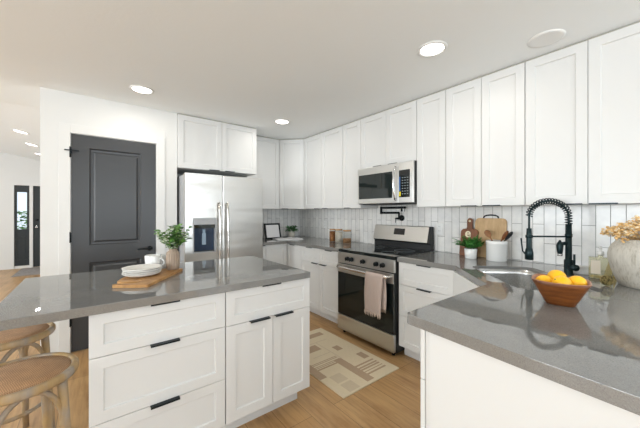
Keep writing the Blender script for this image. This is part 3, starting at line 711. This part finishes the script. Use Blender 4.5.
# hose path: up from the post, over, down to the head
HX = .238; hr = HX / 2; hose = [(0, 0, .33), (0, 0, .345)]
zt = .378
for i in range(0, 25):
    a = PI - PI * i / 24; hose.append((hr + hr * math.cos(a), 0, zt + .102 * math.sin(a)))
hose += [(HX, 0, .33), (HX, 0, .24)]
mb = MB(); mb.tube(hose, .0062, 10); mb.build('hose', 'faucet', t)
def resample(pts, n):
    P = [Vector(p) for p in pts]; d = [0]
    for i in range(1, len(P)): d.append(d[-1] + (P[i] - P[i - 1]).length)
    out = []
    for k in range(n + 1):
        s_ = d[-1] * k / n; i = max(j for j in range(len(d)) if d[j] <= s_ + 1e-9); i = min(i, len(P) - 2)
        f = (s_ - d[i]) / max(1e-9, d[i + 1] - d[i]); out.append(P[i].lerp(P[i + 1], f))
    return out
coilpath = resample(hose[:-1][0:len(hose) - 2], 30 * 14)
pts = []; turns = 24
for k, p in enumerate(coilpath):
    nx = coilpath[min(k + 1, len(coilpath) - 1)] - coilpath[max(k - 1, 0)]; nx.normalize(); yv = Vector((0, 1, 0)); w2 = nx.cross(yv)
    a = 2 * PI * turns * k / len(coilpath); pts.append(p + (yv * math.cos(a) + w2 * math.sin(a)) * .0175)
mb = MB(); mb.tube(pts, .0036, 6); mb.build('spring_coil', 'faucet', t)
mb = MB(); mb.lathe([(.014, .30), (.016, .26), (.016, .17), (.019, .165), (.024, .14), (.024, .095), (.018, .092)][::-1], (HX, 0, 0), 22); o = mb.build('spray_head', 'faucet', t)
mb = MB(); mb.tube([(HX + .026, 0, .135), (HX + .040, .0, .150), (HX + .050, 0, .235)], .0045, 8); mb.tube([(HX + .012, 0, .125), (HX + .030, 0, .138)], .006, 8); mb.build('trigger', 'faucet', o)
mb = MB(); mb.tube([(.015, 0, .247), (HX - .012, 0, .247)], .0055, 10); mb.lathe([(.021, .238), (.021, .256)], (HX, 0, 0), 20); mb.build('holder_arm', 'faucet', t)
mb = MB(); mb.tube([(.010, 0, .205), (.048, 0, .200)], .011, 10); mb.lathe([(.013, .135), (.016, .15), (.019, .19), (.015, .205), (.008, .216), (.005, .225)], (.052, 0, 0), 18); so = mb.build('filter_spout', 'faucet', t)
mb = MB(); mb.lathe([(.0135, .122), (.0145, .135)], (.052, 0, 0), 18); mb.build('spout_tip', 'chrome', so)

# ---------------------------------------------------------------- outlets
def outlet(y, z, label):
    t = thing('wall_outlet', label, 'outlet', (XW - .009, y, z), RZ, 'wall outlets on the tiles')
    b = MB(); b.box(-.036, .036, -.006, -.0003, -.058, .058); b.build('cover_plate', 'plate_w', t, bev=.003)
    b = MB()
    for zz in (-.022, .022): b.prism([], 0, 0) if False else b.box(-.017, .017, -.0075, -.0061, zz - .015, zz + .015)
    o = b.build('receptacle', 'plate_w', t, bev=.002)
    b = MB()
    for zz in (-.022, .022):
        for x in (-.007, .007): b.box(x - .0012, x + .0012, -.0079, -.0076, zz - .002, zz + .009)
    b.build('slots', 'outhole', o)
outlet(1.583, 1.148, 'white wall outlet on the tiles right of the range backguard')
outlet(3.459, 1.135, 'white wall outlet on the tiles between the potted herb and the jars')

# ---------------------------------------------------------------- things along the range wall
def at(z): return ZK + z
# jars
def jar(x, y, h, r, fill, fm, label):
    t = thing('storage_jar', label, 'jar', (x, y, ZK + .0005), 0, 'glass jars with wooden lids')
    b = MB(); b.lathe([(r - .004, 0), (r, .006), (r, h - .03), (r - .006, h - .018)], seg=28); b.build('glass', 'jarglass', t)
    b = MB(); b.lathe([(r - .005, .004), (r - .0045, fill)], seg=24, m=None); b.build('contents', fm, t)
    b = MB(); b.lathe([(r - .002, h - .017), (r - .001, h - .003), (r - .006, h)], seg=28); b.build('lid', 'lidwood', t)
M['jarglass'] = mat('jar_glass', (.95, .96, .95), .03, trans=1, ior=1.12)
jar(2.62, 3.055, .175, .045, .14, 'pretzel', 'glass jar of amber snacks, leftmost of the wooden-lidded jars')
jar(2.60, 2.905, .180, .050, .14, 'flour', 'glass jar of pale dry goods, middle of the wooden-lidded jars')
jar(2.60, 2.745, .175, .055, .065, 'nuts', 'glass jar half full of brown nuts, nearest the range')
# framed board in the back corner
t = thing('picture_frame', 'black framed pale print leaning in the back corner beside the refrigerator', 'picture frame', (2.168, 3.92, ZK + .0005), R(6)); 
fwid, fh = .285, .24
mb = MB(); 
for a_ in ((-fwid / 2, -fwid / 2 + .022, 0, fh), (fwid / 2 - .022, fwid / 2, 0, fh), (-fwid / 2 + .022, fwid / 2 - .022, 0, .022), (-fwid / 2 + .022, fwid / 2 - .022, fh - .022, fh)): mb.box(a_[0], a_[1], -.010, .010, a_[2], a_[3])
o = mb.build('frame', 'black', t, bev=.001); o.rotation_euler = (R(-12), 0, 0)
mb = MB(); mb.box(-fwid / 2 + .0225, fwid / 2 - .0225, -.002, .006, .0225, fh - .0225); o = mb.build('print', 'screen', t); o.rotation_euler = (R(-12), 0, 0)
# small potted herb
t = thing('potted_herb', 'small bushy green herb in a grey-beige pot in the back corner', 'potted plant', (2.50, 3.93, ZK + .0005))
mb = MB(); mb.lathe([(.040, 0), (.052, .02), (.058, .06), (.050, .095), (.047, .10), (.043, .098), (.040, .085)], seg=24); mb.build('pot', 'matpot', t) if 'matpot' in M else mb.build('pot', 'ribvase', t)
mb = MB()
for i in range(240):
    a = random.uniform(0, 2 * PI); e = random.uniform(-.1, 1.4); rr_ = random.uniform(.02, .085)
    mb.leaf((rr_ * math.cos(a) * math.cos(e * .6), rr_ * math.sin(a) * math.cos(e * .6), .10 + rr_ * .9 * math.sin(e) + .015), (math.cos(a), math.sin(a), math.sin(e)), .035, .022)
mb.build('foliage', 'herb', t)
# open booklet
t = thing('open_booklet', 'open white booklet lying flat beside the small potted herb', 'book', (2.30, 3.72, ZK + .0005), R(-10))
mb = MB(); NP = 10
for s_ in (-1, 1):
    top = []; bot = []
    for i in range(NP + 1):
        u_ = i / NP; x_ = s_ * u_ * .20; z_ = .004 + .016 * math.sin(min(1, u_ * 1.25) * PI * .9) * (1 - u_ * .4)
        top.append([mb.b.verts.new((x_, y_, z_ + .003)) for y_ in (-.11, .11)]); bot.append([mb.b.verts.new((x_, y_, .0005)) for y_ in (-.11, .11)])
    for i in range(NP):
        mb.b.faces.new((top[i][0], top[i + 1][0], top[i + 1][1], top[i][1])); mb.b.faces.new((bot[i][0], bot[i][1], bot[i + 1][1], bot[i + 1][0]))
        for q in (0, 1): mb.b.faces.new((top[i][q], top[i + 1][q], bot[i + 1][q], bot[i][q]))
    mb.b.faces.new((top[-1][0], top[-1][1], bot[-1][1], bot[-1][0]))
mb.build('pages', 'paper', t)
# bamboo board leaning on the tiles
def outline_prism(b, pts, y0, y1):
    A = [b.b.verts.new((x, y0, z)) for x, z in pts]; C = [b.b.verts.new((x, y1, z)) for x, z in pts]; n = len(pts)
    b.b.faces.new(A); b.b.faces.new(C[::-1])
    for i in range(n): b.b.faces.new((A[i], C[i], C[(i + 1) % n], A[(i + 1) % n]))
t = thing('cutting_board', 'large pale bamboo cutting board with a dark arched handle, leaning on the tiles', 'cutting board', (2.758, 1.092, ZK + .001), RZ)
lean = R(-7)
pts = rr(.260, .355, .035, 6, (0, .1775))
mb = MB(); outline_prism(mb, pts, 0, .018); o = mb.build('board', 'bamboo', t, bev=.002); o.rotation_euler = (lean, 0, 0)
mb = MB(); mb.tube([(-.062, .009, .350), (-.058, .009, .372), (-.035, .009, .382), (0, .009, .385), (.035, .009, .382), (.058, .009, .372), (.062, .009, .350)], .0065, 10); o = mb.build('handle', 'black', t, label='dark metal handle'); o.rotation_euler = (lean, 0, 0)
# dark paddle board with letter
t = thing('cutting_board', 'dark wooden paddle board with a cream letter e, leaning behind the fern', 'cutting board', (2.738, 1.262, ZK + .001), RZ)
pts = [(.075, .0), (.080, .01), (.078, .225)] + [(.078 - .050 * (1 - math.cos(R(a))) / 1, .225 + .03 * math.sin(R(a))) for a in (30, 60, 90)] + [(.022, .270), (.024, .330)] + [(.024 * math.cos(R(a)), .330 + .026 * math.sin(R(a))) for a in (30, 60, 90, 120, 150)]
pts = pts + [(-x, z) for x, z in pts[::-1] if abs(x) > .021]
seen = []; [seen.append(p) for p in pts if p not in seen]
lean2 = R(-7)
mb = MB(); outline_prism(mb, seen, 0, .016); o = mb.build('board', 'walnut', t, bev=.002); o.rotation_euler = (lean2, 0, 0)
mb = MB(); mb.tube([(0, -.0012, .325), (0, .001, .325)], .010, 14); o = mb.build('hanging_hole', 'cream', t); o.rotation_euler = (lean2, 0, 0)
fc = bpy.data.curves.new('letter', 'FONT'); fc.body = 'e'; fc.size = .115; fc.extrude = .001; fc.offset = .0022; fc.align_x = 'CENTER'
fo = bpy.data.objects.new('tmp', fc); COL.objects.link(fo); bpy.context.view_layer.update()
me = bpy.data.meshes.new_from_object(fo.evaluated_get(bpy.context.evaluated_depsgraph_get())); bpy.data.objects.remove(fo)
me.materials.clear(); me.materials.append(M['cream'])
for v_ in me.vertices: x, y, z = v_.co; v_.co = (x - .010, -.0012 - z, .176 + y)
o = bpy.data.objects.new('letter', me); COL.objects.link(o); o.parent = t; o.rotation_euler = (lean2, 0, 0)
# fern
t = thing('potted_fern', 'green fern in a small white pot in front of the dark paddle board', 'potted plant', (2.615, 1.180, ZK + .0005))
mb = MB(); mb.lathe([(.043, 0), (.046, .004), (.052, .085), (.050, .088), (.047, .086), (.046, .075)], seg=28); mb.build('pot', 'ceramic', t)
mb = MB(); mb.lathe([(.045, .068), (.045, .074)], seg=20); mb.build('soil', 'soil', t)
mb = MB()
for i in range(40):
    a = 2 * PI * i / 40 + random.uniform(-.2, .2); L_ = random.uniform(.11, .175); el = random.uniform(.55, 1.4)
    p0 = Vector((.02 * math.cos(a), .02 * math.sin(a), .075)); prev = p0
    for k in range(1, 15):
        u_ = k / 14; rad = L_ * u_ * math.cos(el) * 1.15; z_ = L_ * u_ * math.sin(el) * 1.0 - .045 * u_ * u_
        p = Vector(((.02 + rad) * math.cos(a), (.02 + rad) * math.sin(a), .078 + z_ + .01))
        if p.x > .10: p.x = .10
        if p.y < -.082: p.y = -.082
        mb.tube([prev, p], .0008, 4); d = (p - prev).normalized(); sd = Vector((-math.sin(a), math.cos(a), 0)); ln = .030 * (1 - abs(u_ - .35)) * (1 if u_ < .9 else .6)
        for q in (-1, 1): mb.leaf(p, d * .6 + sd * q, ln, .015, None, .25)
        prev = p
mb.build('fronds', 'fern', t)
# crock and utensils
t = tag(None, '', '') if False else None
mb = MB(); mb.lathe([(.072, 0), (.077, .006), (.078, .135), (.0805, .140), (.0805, .165), (.077, .168), (.072, .165), (.071, .02)], seg=44, cap=False)
f = mb.b.faces; mb.lathe([(.071, .019), (.072, .0), ], seg=44)
tag(mb.build('utensil_crock', 'ceramic'), 'white ceramic crock full of cooking utensils by the bamboo board', 'crock', (2.672, .994, ZK + .0005))
def utensil(name, label, m, base, tip, head, hw, flat=.35):
    b = MB(); B0, T0 = Vector(base), Vector(tip); d = (T0 - B0)
    b.tube([B0, B0 + d * .6, T0], [.005, .0055, .006], 10, m)
    dn = d.normalized(); side = Vector((.617, .787, 0)).cross(dn).normalized(); nn = dn.cross(side)
    prof = [(0, .3), (.2, .75), (.45, 1), (.75, .95), (.92, .6), (1, .15)]; rings = []
    for u_, ww in prof:
        c = T0 + dn * head * u_; rings.append([b.b.verts.new(c + side * hw * ww * math.cos(2 * PI * k / 12) + nn * .006 * math.sin(2 * PI * k / 12)) for k in range(12)])
    for j in range(5):
        for k in range(12): ff = b.b.faces.new((rings[j][k], rings[j][(k + 1) % 12], rings[j + 1][(k + 1) % 12], rings[j + 1][k])); ff.smooth = True
    b.b.faces.new(rings[0][::-1]); b.b.faces.new(rings[-1])
    o = b.build(name, m); return tag(o, label, 'utensil', group='utensils in the crock')
cx_, cy_, cz_ = 2.672, .994, ZK
utensil('wooden_spoon', 'light brown wooden spoon leaning left in the white crock', 'spoonwood', (cx_ + .03, cy_ - .03, cz_ + .03), (cx_ + .02, cy_ + .058, cz_ + .190), .070, .028)
utensil('wooden_spatula', 'reddish-brown wooden utensil leaning right in the white crock', 'walnut', (cx_ - .02, cy_ + .04, cz_ + .03), (cx_ - .01, cy_ - .046, cz_ + .180), .085, .019)
utensil('spatula', 'dark grey utensil leaning farthest right in the white crock', 'plastic', (cx_ + .025, cy_ + .05, cz_ + .025), (cx_ + .012, cy_ - .062, cz_ + .176), .090, .018)

# ---------------------------------------------------------------- things on the peninsula
# bowl: rounded-square flared bowl
def sq(a, p=2.6): return 1 / ((abs(math.cos(a)) ** p + abs(math.sin(a)) ** p) ** (1 / p))
t = thing('fruit_bowl', 'brown wooden rounded-square bowl holding yellow-orange citrus', 'bowl', (1.634, .350, ZK + .0005), R(12))
bw = MB(); seg = 56
def bring(r, z, rise): 
    out = []
    for i in range(seg):
        a = 2 * PI * i / seg; k = sq(a, 4.5); corner = max(0, (k - 1) / .36)
        out.append(bw.b.verts.new((.80 * r * k * math.cos(a), .86 * r * k * math.sin(a), z + rise * corner ** 1.5 * .008)))
    return out
prof = [(.056, 0, 0), (.060, .003, 0), (.082, .040, .3), (.107, .084, .8), (.119, .103, 1), (.114, .105, 1), (.102, .084, .8), (.077, .040, .3), (.050, .012, 0)]
rings = [bring(*q) for q in prof]
bw.slot('bowlwood'); bw.slot('bowlin')
for j in range(len(rings) - 1):
    for i in range(seg):
        f = bw.b.faces.new((rings[j][i], rings[j][(i + 1) % seg], rings[j + 1][(i + 1) % seg], rings[j + 1][i])); f.smooth = True; f.material_index = 1 if j >= 4 else 0
bw.b.faces.new(rings[0][::-1]); f = bw.b.faces.new(rings[-1]); f.material_index = 1
bw.build('bowl', None, t)
def orange(x, y, z, r, label, ax):
    o = thing('orange', label, 'orange', (1.634 + x * math.cos(R(12)) - y * math.sin(R(12)), .350 + x * math.sin(R(12)) + y * math.cos(R(12)), ZK + z), 0, 'citrus in the wooden bowl'); o.rotation_euler = ax
    b = MB(); b.ball((0, 0, 0), r, None, 28, (1, 1, 1.06)); b.build('peel', 'orange', o)
    b = MB(); b.ball((0, 0, r * 1.05), .0035, None, 8, (1, 1, .5)); b.build('stem_end', 'orange_tip', o)
orange(.0, .056, .084, .034, 'yellow-orange citrus at the left of the wooden bowl', (1.2, .3, 0))
orange(.045, .012, .106, .035, 'yellow-orange citrus piled highest, at the back of the wooden bowl', (.9, -1.1, 0))
orange(.017, -.056, .094, .034, 'yellow-orange citrus at the right of the wooden bowl', (1.0, .9, .4))
orange(-.034, -.007, .096, .033, 'yellow-orange citrus at the front middle of the wooden bowl', (-.6, -.9, 0))
# big grooved vase
VX, VY = 2.367, .126
mb = MB()
prof = [(.112, 0), (.120, .004), (.134, .035), (.149, .085), (.160, .135), (.163, .168), (.158, .198), (.146, .224), (.134, .238), (.130, .250), (.134, .258), (.128, .259), (.122, .250), (.125, .236), (.140, .222), (.15, .19)]
mb.lathe(prof, (0, 0, 0), 120, fn=lambda a, z: 1 + .008 * math.sin(a * 58 + 1.2 * math.sin(z * 40 + a * 3)) * (1 if .01 < z < .235 else 0), cap=False)
mb.lathe([(.15, .188), (.112, .186)], (0, 0, 0), 120, cap=True)
tag(mb.build('vase', 'ribvase'), 'big cream grooved vase of dried flowers at the right frame edge', 'vase', (VX, VY, ZK + .0005))
t = thing('dried_flowers', 'bunch of golden dried flowers spreading out of the grooved vase', 'dried flowers', (VX, VY, ZK + .2), 0)
st = MB(); fl = MB(); fl.slot('dried'); fl.slot('driedpale')
for i in range(110):
    a = random.uniform(0, 2 * PI); rad = .165 * math.sqrt(random.uniform(.02, 1)); zz = random.uniform(.075, .125) + .055 * (1 - (rad / .165) ** 2) - .02 * (rad / .165)
    if rad * math.cos(a) + VX > 2.48 and zz > .13: zz = .13
    tip = Vector((rad * math.cos(a) - .0, rad * math.sin(a) + .01, zz)); base = Vector((tip.x * .25, tip.y * .25, -.005)); mid = base.lerp(tip, .55) + Vector((0, 0, .03))
    if mid.length: st.tube([base, Vector((mid.x * .8, mid.y * .8, mid.z)), tip], .0012, 5)
    for k in range(15):
        d = Vector((random.gauss(0, 1), random.gauss(0, 1), random.gauss(0, .6))).normalized() * random.uniform(.004, .030)
        c = tip + d; rb = random.uniform(.0035, .0085)
        fl.ball(c, rb, random.choice(('dried', 'dried', 'driedpale')), 6, (1, 1, .7), .25)
st.build('stems', 'dried', t); fl.build('blossoms', None, t)
# soap bottle
t = thing('soap_bottle', 'square clear bottle of golden soap with a white pump by the grooved vase', 'soap bottle', (2.450, .330, ZK + .0005), R(-74))
mb = MB(); mb.prism(rr(.106, .060, .012, 5), 0, .130); mb.lathe([(.014, .130), (.013, .142)], seg=16); mb.build('bottle', 'soapclear', t, bev=.004)
mb = MB(); mb.prism(rr(.088, .050, .010, 5), .005, .020); mb.build('liquid', 'soapgold', t)
mb = MB(); mb.box(-.048, -.004, -.0312, -.0303, .030, .112); mb.build('paper_label', 'label', t)
mb = MB(); mb.lathe([(.016, .1425), (.016, .165), (.006, .167), (.006, .185), (.009, .186), (.009, .196)], seg=18); mb.tube([(0, 0, .191), (0, -.028, .190)], .0045, 8); mb.build('pump', 'ceramic', t)
mb = MB(); mb.lathe([(.030, 0), (.031, .015), (.016, .075), (.009, .10), (.009, .115)], seg=20)
tag(mb.build('oil_bottle', 'soapgold'), 'small cone-shaped golden bottle tucked behind the square soap bottle', 'bottle', (2.56, .300, ZK + .0005))
# scrub brush lying on its side
t = thing('scrub_brush', 'round brown-bristled dish brush lying beside the grooved vase', 'brush', (2.232, .276, ZK + .030), 0)
ax = Vector((-.75, -.25, .05)).normalized()
mb = MB()
for i in range(420):
    th = math.acos(1 - random.uniform(0, .95)); ph = random.uniform(0, 2 * PI)
    e1 = ax.orthogonal().normalized(); e2 = ax.cross(e1)
    d = (ax * math.cos(th) + (e1 * math.cos(ph) + e2 * math.sin(ph)) * math.sin(th)).normalized()
    L_ = .030 if d.z > -.8 else .027; mb.tube([d * .010, d * L_], [.0013, .0009], 4)
mb.ball((0, 0, 0), .024, None, 14); mb.build('bristles', 'bristle', t)
mb = MB(); mb.tube([-ax * .018, -ax * .032], [.024, .020], 18); mb.tube([-ax * .030 , -ax * .050], .010, 12); mb.build('handle', 'bamboo', t)
# white dish behind the faucet
mb = MB(); lo = [(.118, .078, .016, 0), (.124, .084, .018, .006), (.130, .090, .020, .046), (.128, .088, .019, .048), (.120, .080, .016, .046), (.112, .072, .014, .010)]
prev = None
for w_, d_, r_, z_ in lo:
    ring = [mb.b.verts.new((p[0], p[1], z_)) for p in rr(w_, d_, r_, 5)]
    if prev:
        for i in range(len(ring)): f = mb.b.faces.new((prev[i], prev[(i + 1) % len(ring)], ring[(i + 1) % len(ring)], ring[i])); f.smooth = True
    else: mb.b.faces.new(ring[::-1])
    prev = ring
mb.b.faces.new(prev)
tag(mb.build('soap_dish', 'ceramic'), 'small white open dish behind the faucet beside the soap bottle', 'dish', (2.550, .418, ZK + .0005), R(-78))

# ---------------------------------------------------------------- things on the island
BA = R(55)
t = thing('serving_board', 'honey-brown wooden serving board with a handle slot, under the plates and vase', 'serving board', (.228, 1.795, ZK + .0005), BA)
ol = [(.004, .0), (.0, .004), (-.004, .10), (-.002, .178), (.006, .190), (.020, .190), (.028, .178), (.034, .105), (.044, .080), (.062, .072), (.078, .082), (.082, .11), (.070, .188), (.074, .206), (.088, .214)] + [(.16, .236), (.30, .25)] + round_corner((.3, .25), (.455, .25), (.455, 0), .015) + round_corner((.455, .25), (.455, 0), (0, 0), .015)
o = slab('board', ol, [], 0, .016, 'boardwood', .003); o.parent = t
zb = ZK + .0172
def onboard(u_, v_): return (.228 + u_ * math.cos(BA) - v_ * math.sin(BA), 1.795 + u_ * math.sin(BA) + v_ * math.cos(BA))
px, py = .235, 2.080
for k in range(4):
    b = MB(); r0 = .104
    b.lathe([(.055, 0), (.060, .003), (.080, .005), (r0, .017), (r0 + .001, .0205), (r0 - .003, .0205), (.078, .0100), (.055, .0080)], seg=56, fn=lambda a, z: 1 + .010 * math.sin(a * 7 + k * 2))
    tag(b.build('plate', 'matteceramic'), 'white plate, %s of the stack of four on the serving board' % ('bottom', 'second from bottom', 'third from bottom', 'topmost')[k], 'plate', (px + random.uniform(-.003, .003), py + random.uniform(-.003, .003), zb + k * .0105), group='stacked plates on the serving board')
def mug(x_, y_, hr, label, z=0):
    t = thing('mug', label, 'mug', (x_, y_, zb + z), hr, 'white mugs by the plates')
    b = MB(); b.lathe([(.034, 0), (.041, .004), (.046, .045), (.0485, .099), (.047, .101), (.045, .099), (.043, .045), (.034, .010)], seg=36); b.build('cup', 'ceramic', t)
    b = MB(); b.tube([(.044 + .033 * math.sin(PI * i / 12) ** .8, 0, .022 + .060 * i / 12) for i in range(13)], .0052, 8); b.build('handle', 'ceramic', t)
mug(.312, 2.224, R(-38), 'white mug with its handle to the right, beside the plate stack')
mug(.392, 2.312, R(60), 'white mug partly hidden behind the nearer mug, next to the vase', -.0165)
# tan vase with sprigs
vx_, vy_ = .424, 2.172
mb = MB()
mb.lathe([(.034, 0), (.038, .003), (.041, .03), (.041, .106), (.037, .119), (.026, .129), (.024, .135), (.027, .140), (.024, .140), (.021, .134), (.024, .12), (.03, .1)], seg=88, fn=lambda a, z: 1 + (.045 * math.sin(a * 18) if .005 < z < .11 else 0))
tag(mb.build('vase', 'tanvase'), 'small tan ribbed vase holding leafy green sprigs on the island', 'vase', (vx_, vy_, zb))
t = thing('leafy_sprigs', 'leafy green sprigs standing in the small tan ribbed vase', 'greenery', (vx_, vy_, zb + .12), 0)
st = MB(); lf = MB(); lf.slot('leaf'); lf.slot('paleleaf')
for i in range(20):
    a = 2 * PI * i / 20 + random.uniform(-.3, .3); L_ = random.uniform(.09, .205); sprd = random.uniform(.1, .62)
    d0 = Vector((math.cos(a) * sprd, math.sin(a) * sprd, 1)).normalized(); prev = Vector((d0.x * .012, d0.y * .012, -.01)); P = [prev]
    for k in range(1, 9):
        u_ = k / 8; p = Vector((d0.x * L_ * u_ * (1 + .3 * u_), d0.y * L_ * u_ * (1 + .3 * u_), L_ * u_ * d0.z - .02 * u_ * u_ * sprd)) + Vector((d0.x * .012, d0.y * .012, -.01)); P.append(p)
        if k > 2:
            for q in range(3):
                aa = random.uniform(0, 2 * PI); dd = Vector((math.cos(aa), math.sin(aa), random.uniform(-.1, .8))) + d0 * .5
                lf.leaf(p, dd, random.uniform(.034, .058), random.uniform(.017, .028), 'paleleaf' if (math.cos(a) < -.4 and random.random() < .35) else 'leaf', .35)
    st.tube(P, .0014, 5)
st.build('stems', 'stem', t); lf.build('leaves', None, t)

# ---------------------------------------------------------------- rug
t = None
b = MB(); 
for k_ in ('rugcream', 'rugtan', 'rugmid'): b.slot(k_)
U0, V0, UW, VL = 0, 0, .635, 1.07; nu, nv = 64, 108
def pat(x, y):  # x: 0 near range .. .63 island side, y: 0 near .. 1.07
    X = 2.025 - x; Y = 1.50 + y
    def inr(a, c, e, f): return a <= X <= c and e <= Y <= f
    if inr(1.67, 1.745, 1.53, 1.93): return 1
    if inr(1.82, 1.89, 2.04, 2.13): return 1
    if inr(1.56, 1.715, 2.16, 2.27): return 1
    if inr(1.74, 1.95, 2.41, 2.49): return 1
    if inr(1.91, 1.975, 1.79, 1.90): return 1
    if inr(1.39, 1.46, 1.77, 2.02): return 1
    if inr(1.39, 1.55, 2.30, 2.42): return 1
    if inr(1.46, 1.74, 1.88, 2.00): return 1 if int((Y - 1.88) / .012) % 2 == 0 else 0
    if inr(1.75, 1.965, 1.59, 1.76): return 1 if int((Y - 1.59) / .017) % 2 == 0 else 0
    if inr(1.47, 1.58, 1.52, 1.63) or inr(1.47, 1.58, 1.65, 1.76): return 2
    if inr(1.55, 1.74, 2.06, 2.07) or inr(1.75, 1.76, 1.93, 2.3): return 2
    if inr(1.60, 1.90, 2.30, 2.31): return 2
    return 0
gr = [[b.b.verts.new((2.025 - i / nu * UW, 1.50 + j / nv * VL, .009 + .0006 * math.sin(i * 1.3) * math.sin(j))) for i in range(nu + 1)] for j in range(nv + 1)]
for j in range(nv):
    for i in range(nu):
        f = b.b.faces.new((gr[j][i], gr[j + 1][i], gr[j + 1][i + 1], gr[j][i + 1])); f.material_index = pat((i + .5) / nu * UW, (j + .5) / nv * VL)
edge = [gr[0][i] for i in range(nu + 1)] + [gr[j][nu] for j in range(1, nv + 1)] + [gr[nv][i] for i in range(nu - 1, -1, -1)] + [gr[j][0] for j in range(nv - 1, 0, -1)]
low = [b.b.verts.new((v.co.x, v.co.y, .0006)) for v in edge]
for i in range(len(edge)):
    k = (i + 1) % len(edge); b.b.faces.new((edge[i], edge[k], low[k], low[i]))
b.b.faces.new(low)
tag(b.build('rug'), 'cream and tan geometric woven rug on the floor in front of the range', 'rug')
t = thing('entry_rug', 'grey fringed rug by the black entry door down the hall', 'rug', (-.95, 9.05, .0006))
mb = MB(); mb.box(-.38, .30, -.55, .55, 0, .010); mb.build('weave', 'entryrug', t)
mb = MB()
for i in range(45): x_ = -.375 + i * .015; mb.tube([(x_, -.55, .005), (x_ + random.uniform(-.006, .006), -.60, .003)], .003, 4)
mb.build('fringe', 'fringe', t)['kind'] = 'stuff'

# ---------------------------------------------------------------- stools
def make_stool(loc, rz, label):
    t = thing('bar_stool', label, 'stool', loc, rz, 'backless stools at the island')
    ZS = .650; r = .190
    b = MB(); b.lathe([(r - .028, ZS - .034), (r - .004, ZS - .034), (r, ZS - .026), (r, ZS - .010), (r - .006, ZS - .001), (r - .016, ZS + .001), (r - .024, ZS - .003), (r - .028, ZS - .010)], seg=56, cap=False)
    b.b.verts.ensure_lookup_table()
    n = 56; vs_ = list(b.b.verts)
    for i in range(n): b.b.faces.new((vs_[i], vs_[(i + 1) % n], vs_[7 * n + (i + 1) % n], vs_[7 * n + i]))
    b.build('seat_rim', 'stoolwood', t)
    b = MB(); b.lathe([(r - .0285, ZS - .016), (r - .0285, ZS - .006), (r * .6, ZS - .001), (r * .2, ZS + .001), (.002, ZS + .001)], seg=48); b.build('woven_seat', 'rattan', t)
    tops = []; feet = []
    for k in range(4):
        a = R(45 + 90 * k); tp = Vector((.150 * math.cos(a), .150 * math.sin(a), ZS - .034)); ft = Vector((.185 * math.cos(a), .185 * math.sin(a), .002)); tops.append(tp); feet.append(ft)
        b = MB(); b.tube([tp, tp.lerp(ft, .3), tp.lerp(ft, .7), ft], [.0175, .0180, .0165, .0145], 14); b.build('leg', 'stoolwood', t)
    for k in range(4):   # bentwood arches below the seat
        A, B = tops[k].lerp(feet[k], .42), tops[(k + 1) % 4].lerp(feet[(k + 1) % 4], .42); pts = []
        for i in range(17):
            u_ = i / 16; p = A.lerp(B, u_); h = math.sin(PI * u_) ** .42
            out = Vector((p.x, p.y, 0)).normalized(); zz = A.z + (ZS - .047 - A.z) * h
            sh = .014 * math.sin(PI * u_); pts.append(Vector((p.x + out.x * (sh - .004), p.y + out.y * (sh - .004), zz)))
        b = MB(); b.tube(pts, .0105, 10); b.build('arch_brace', 'stoolwood', t)
    zr = .235; f_ = (ZS - .034 - zr) / (ZS - .036); rr_ = .150 + .035 * f_ - .020
    b = MB(); b.tube([(rr_ * math.cos(2 * PI * i / 40), rr_ * math.sin(2 * PI * i / 40), zr) for i in range(41)], .0105, 10, cap=False); b.build('footring', 'stoolwood', t)
    return t
make_stool((-.244, 1.715, 0), R(20), 'round rattan-seat wooden stool at the island corner, the nearer one')
make_stool((-.371, 2.329, 0), R(32), 'round rattan-seat wooden stool at the island end, the farther one')
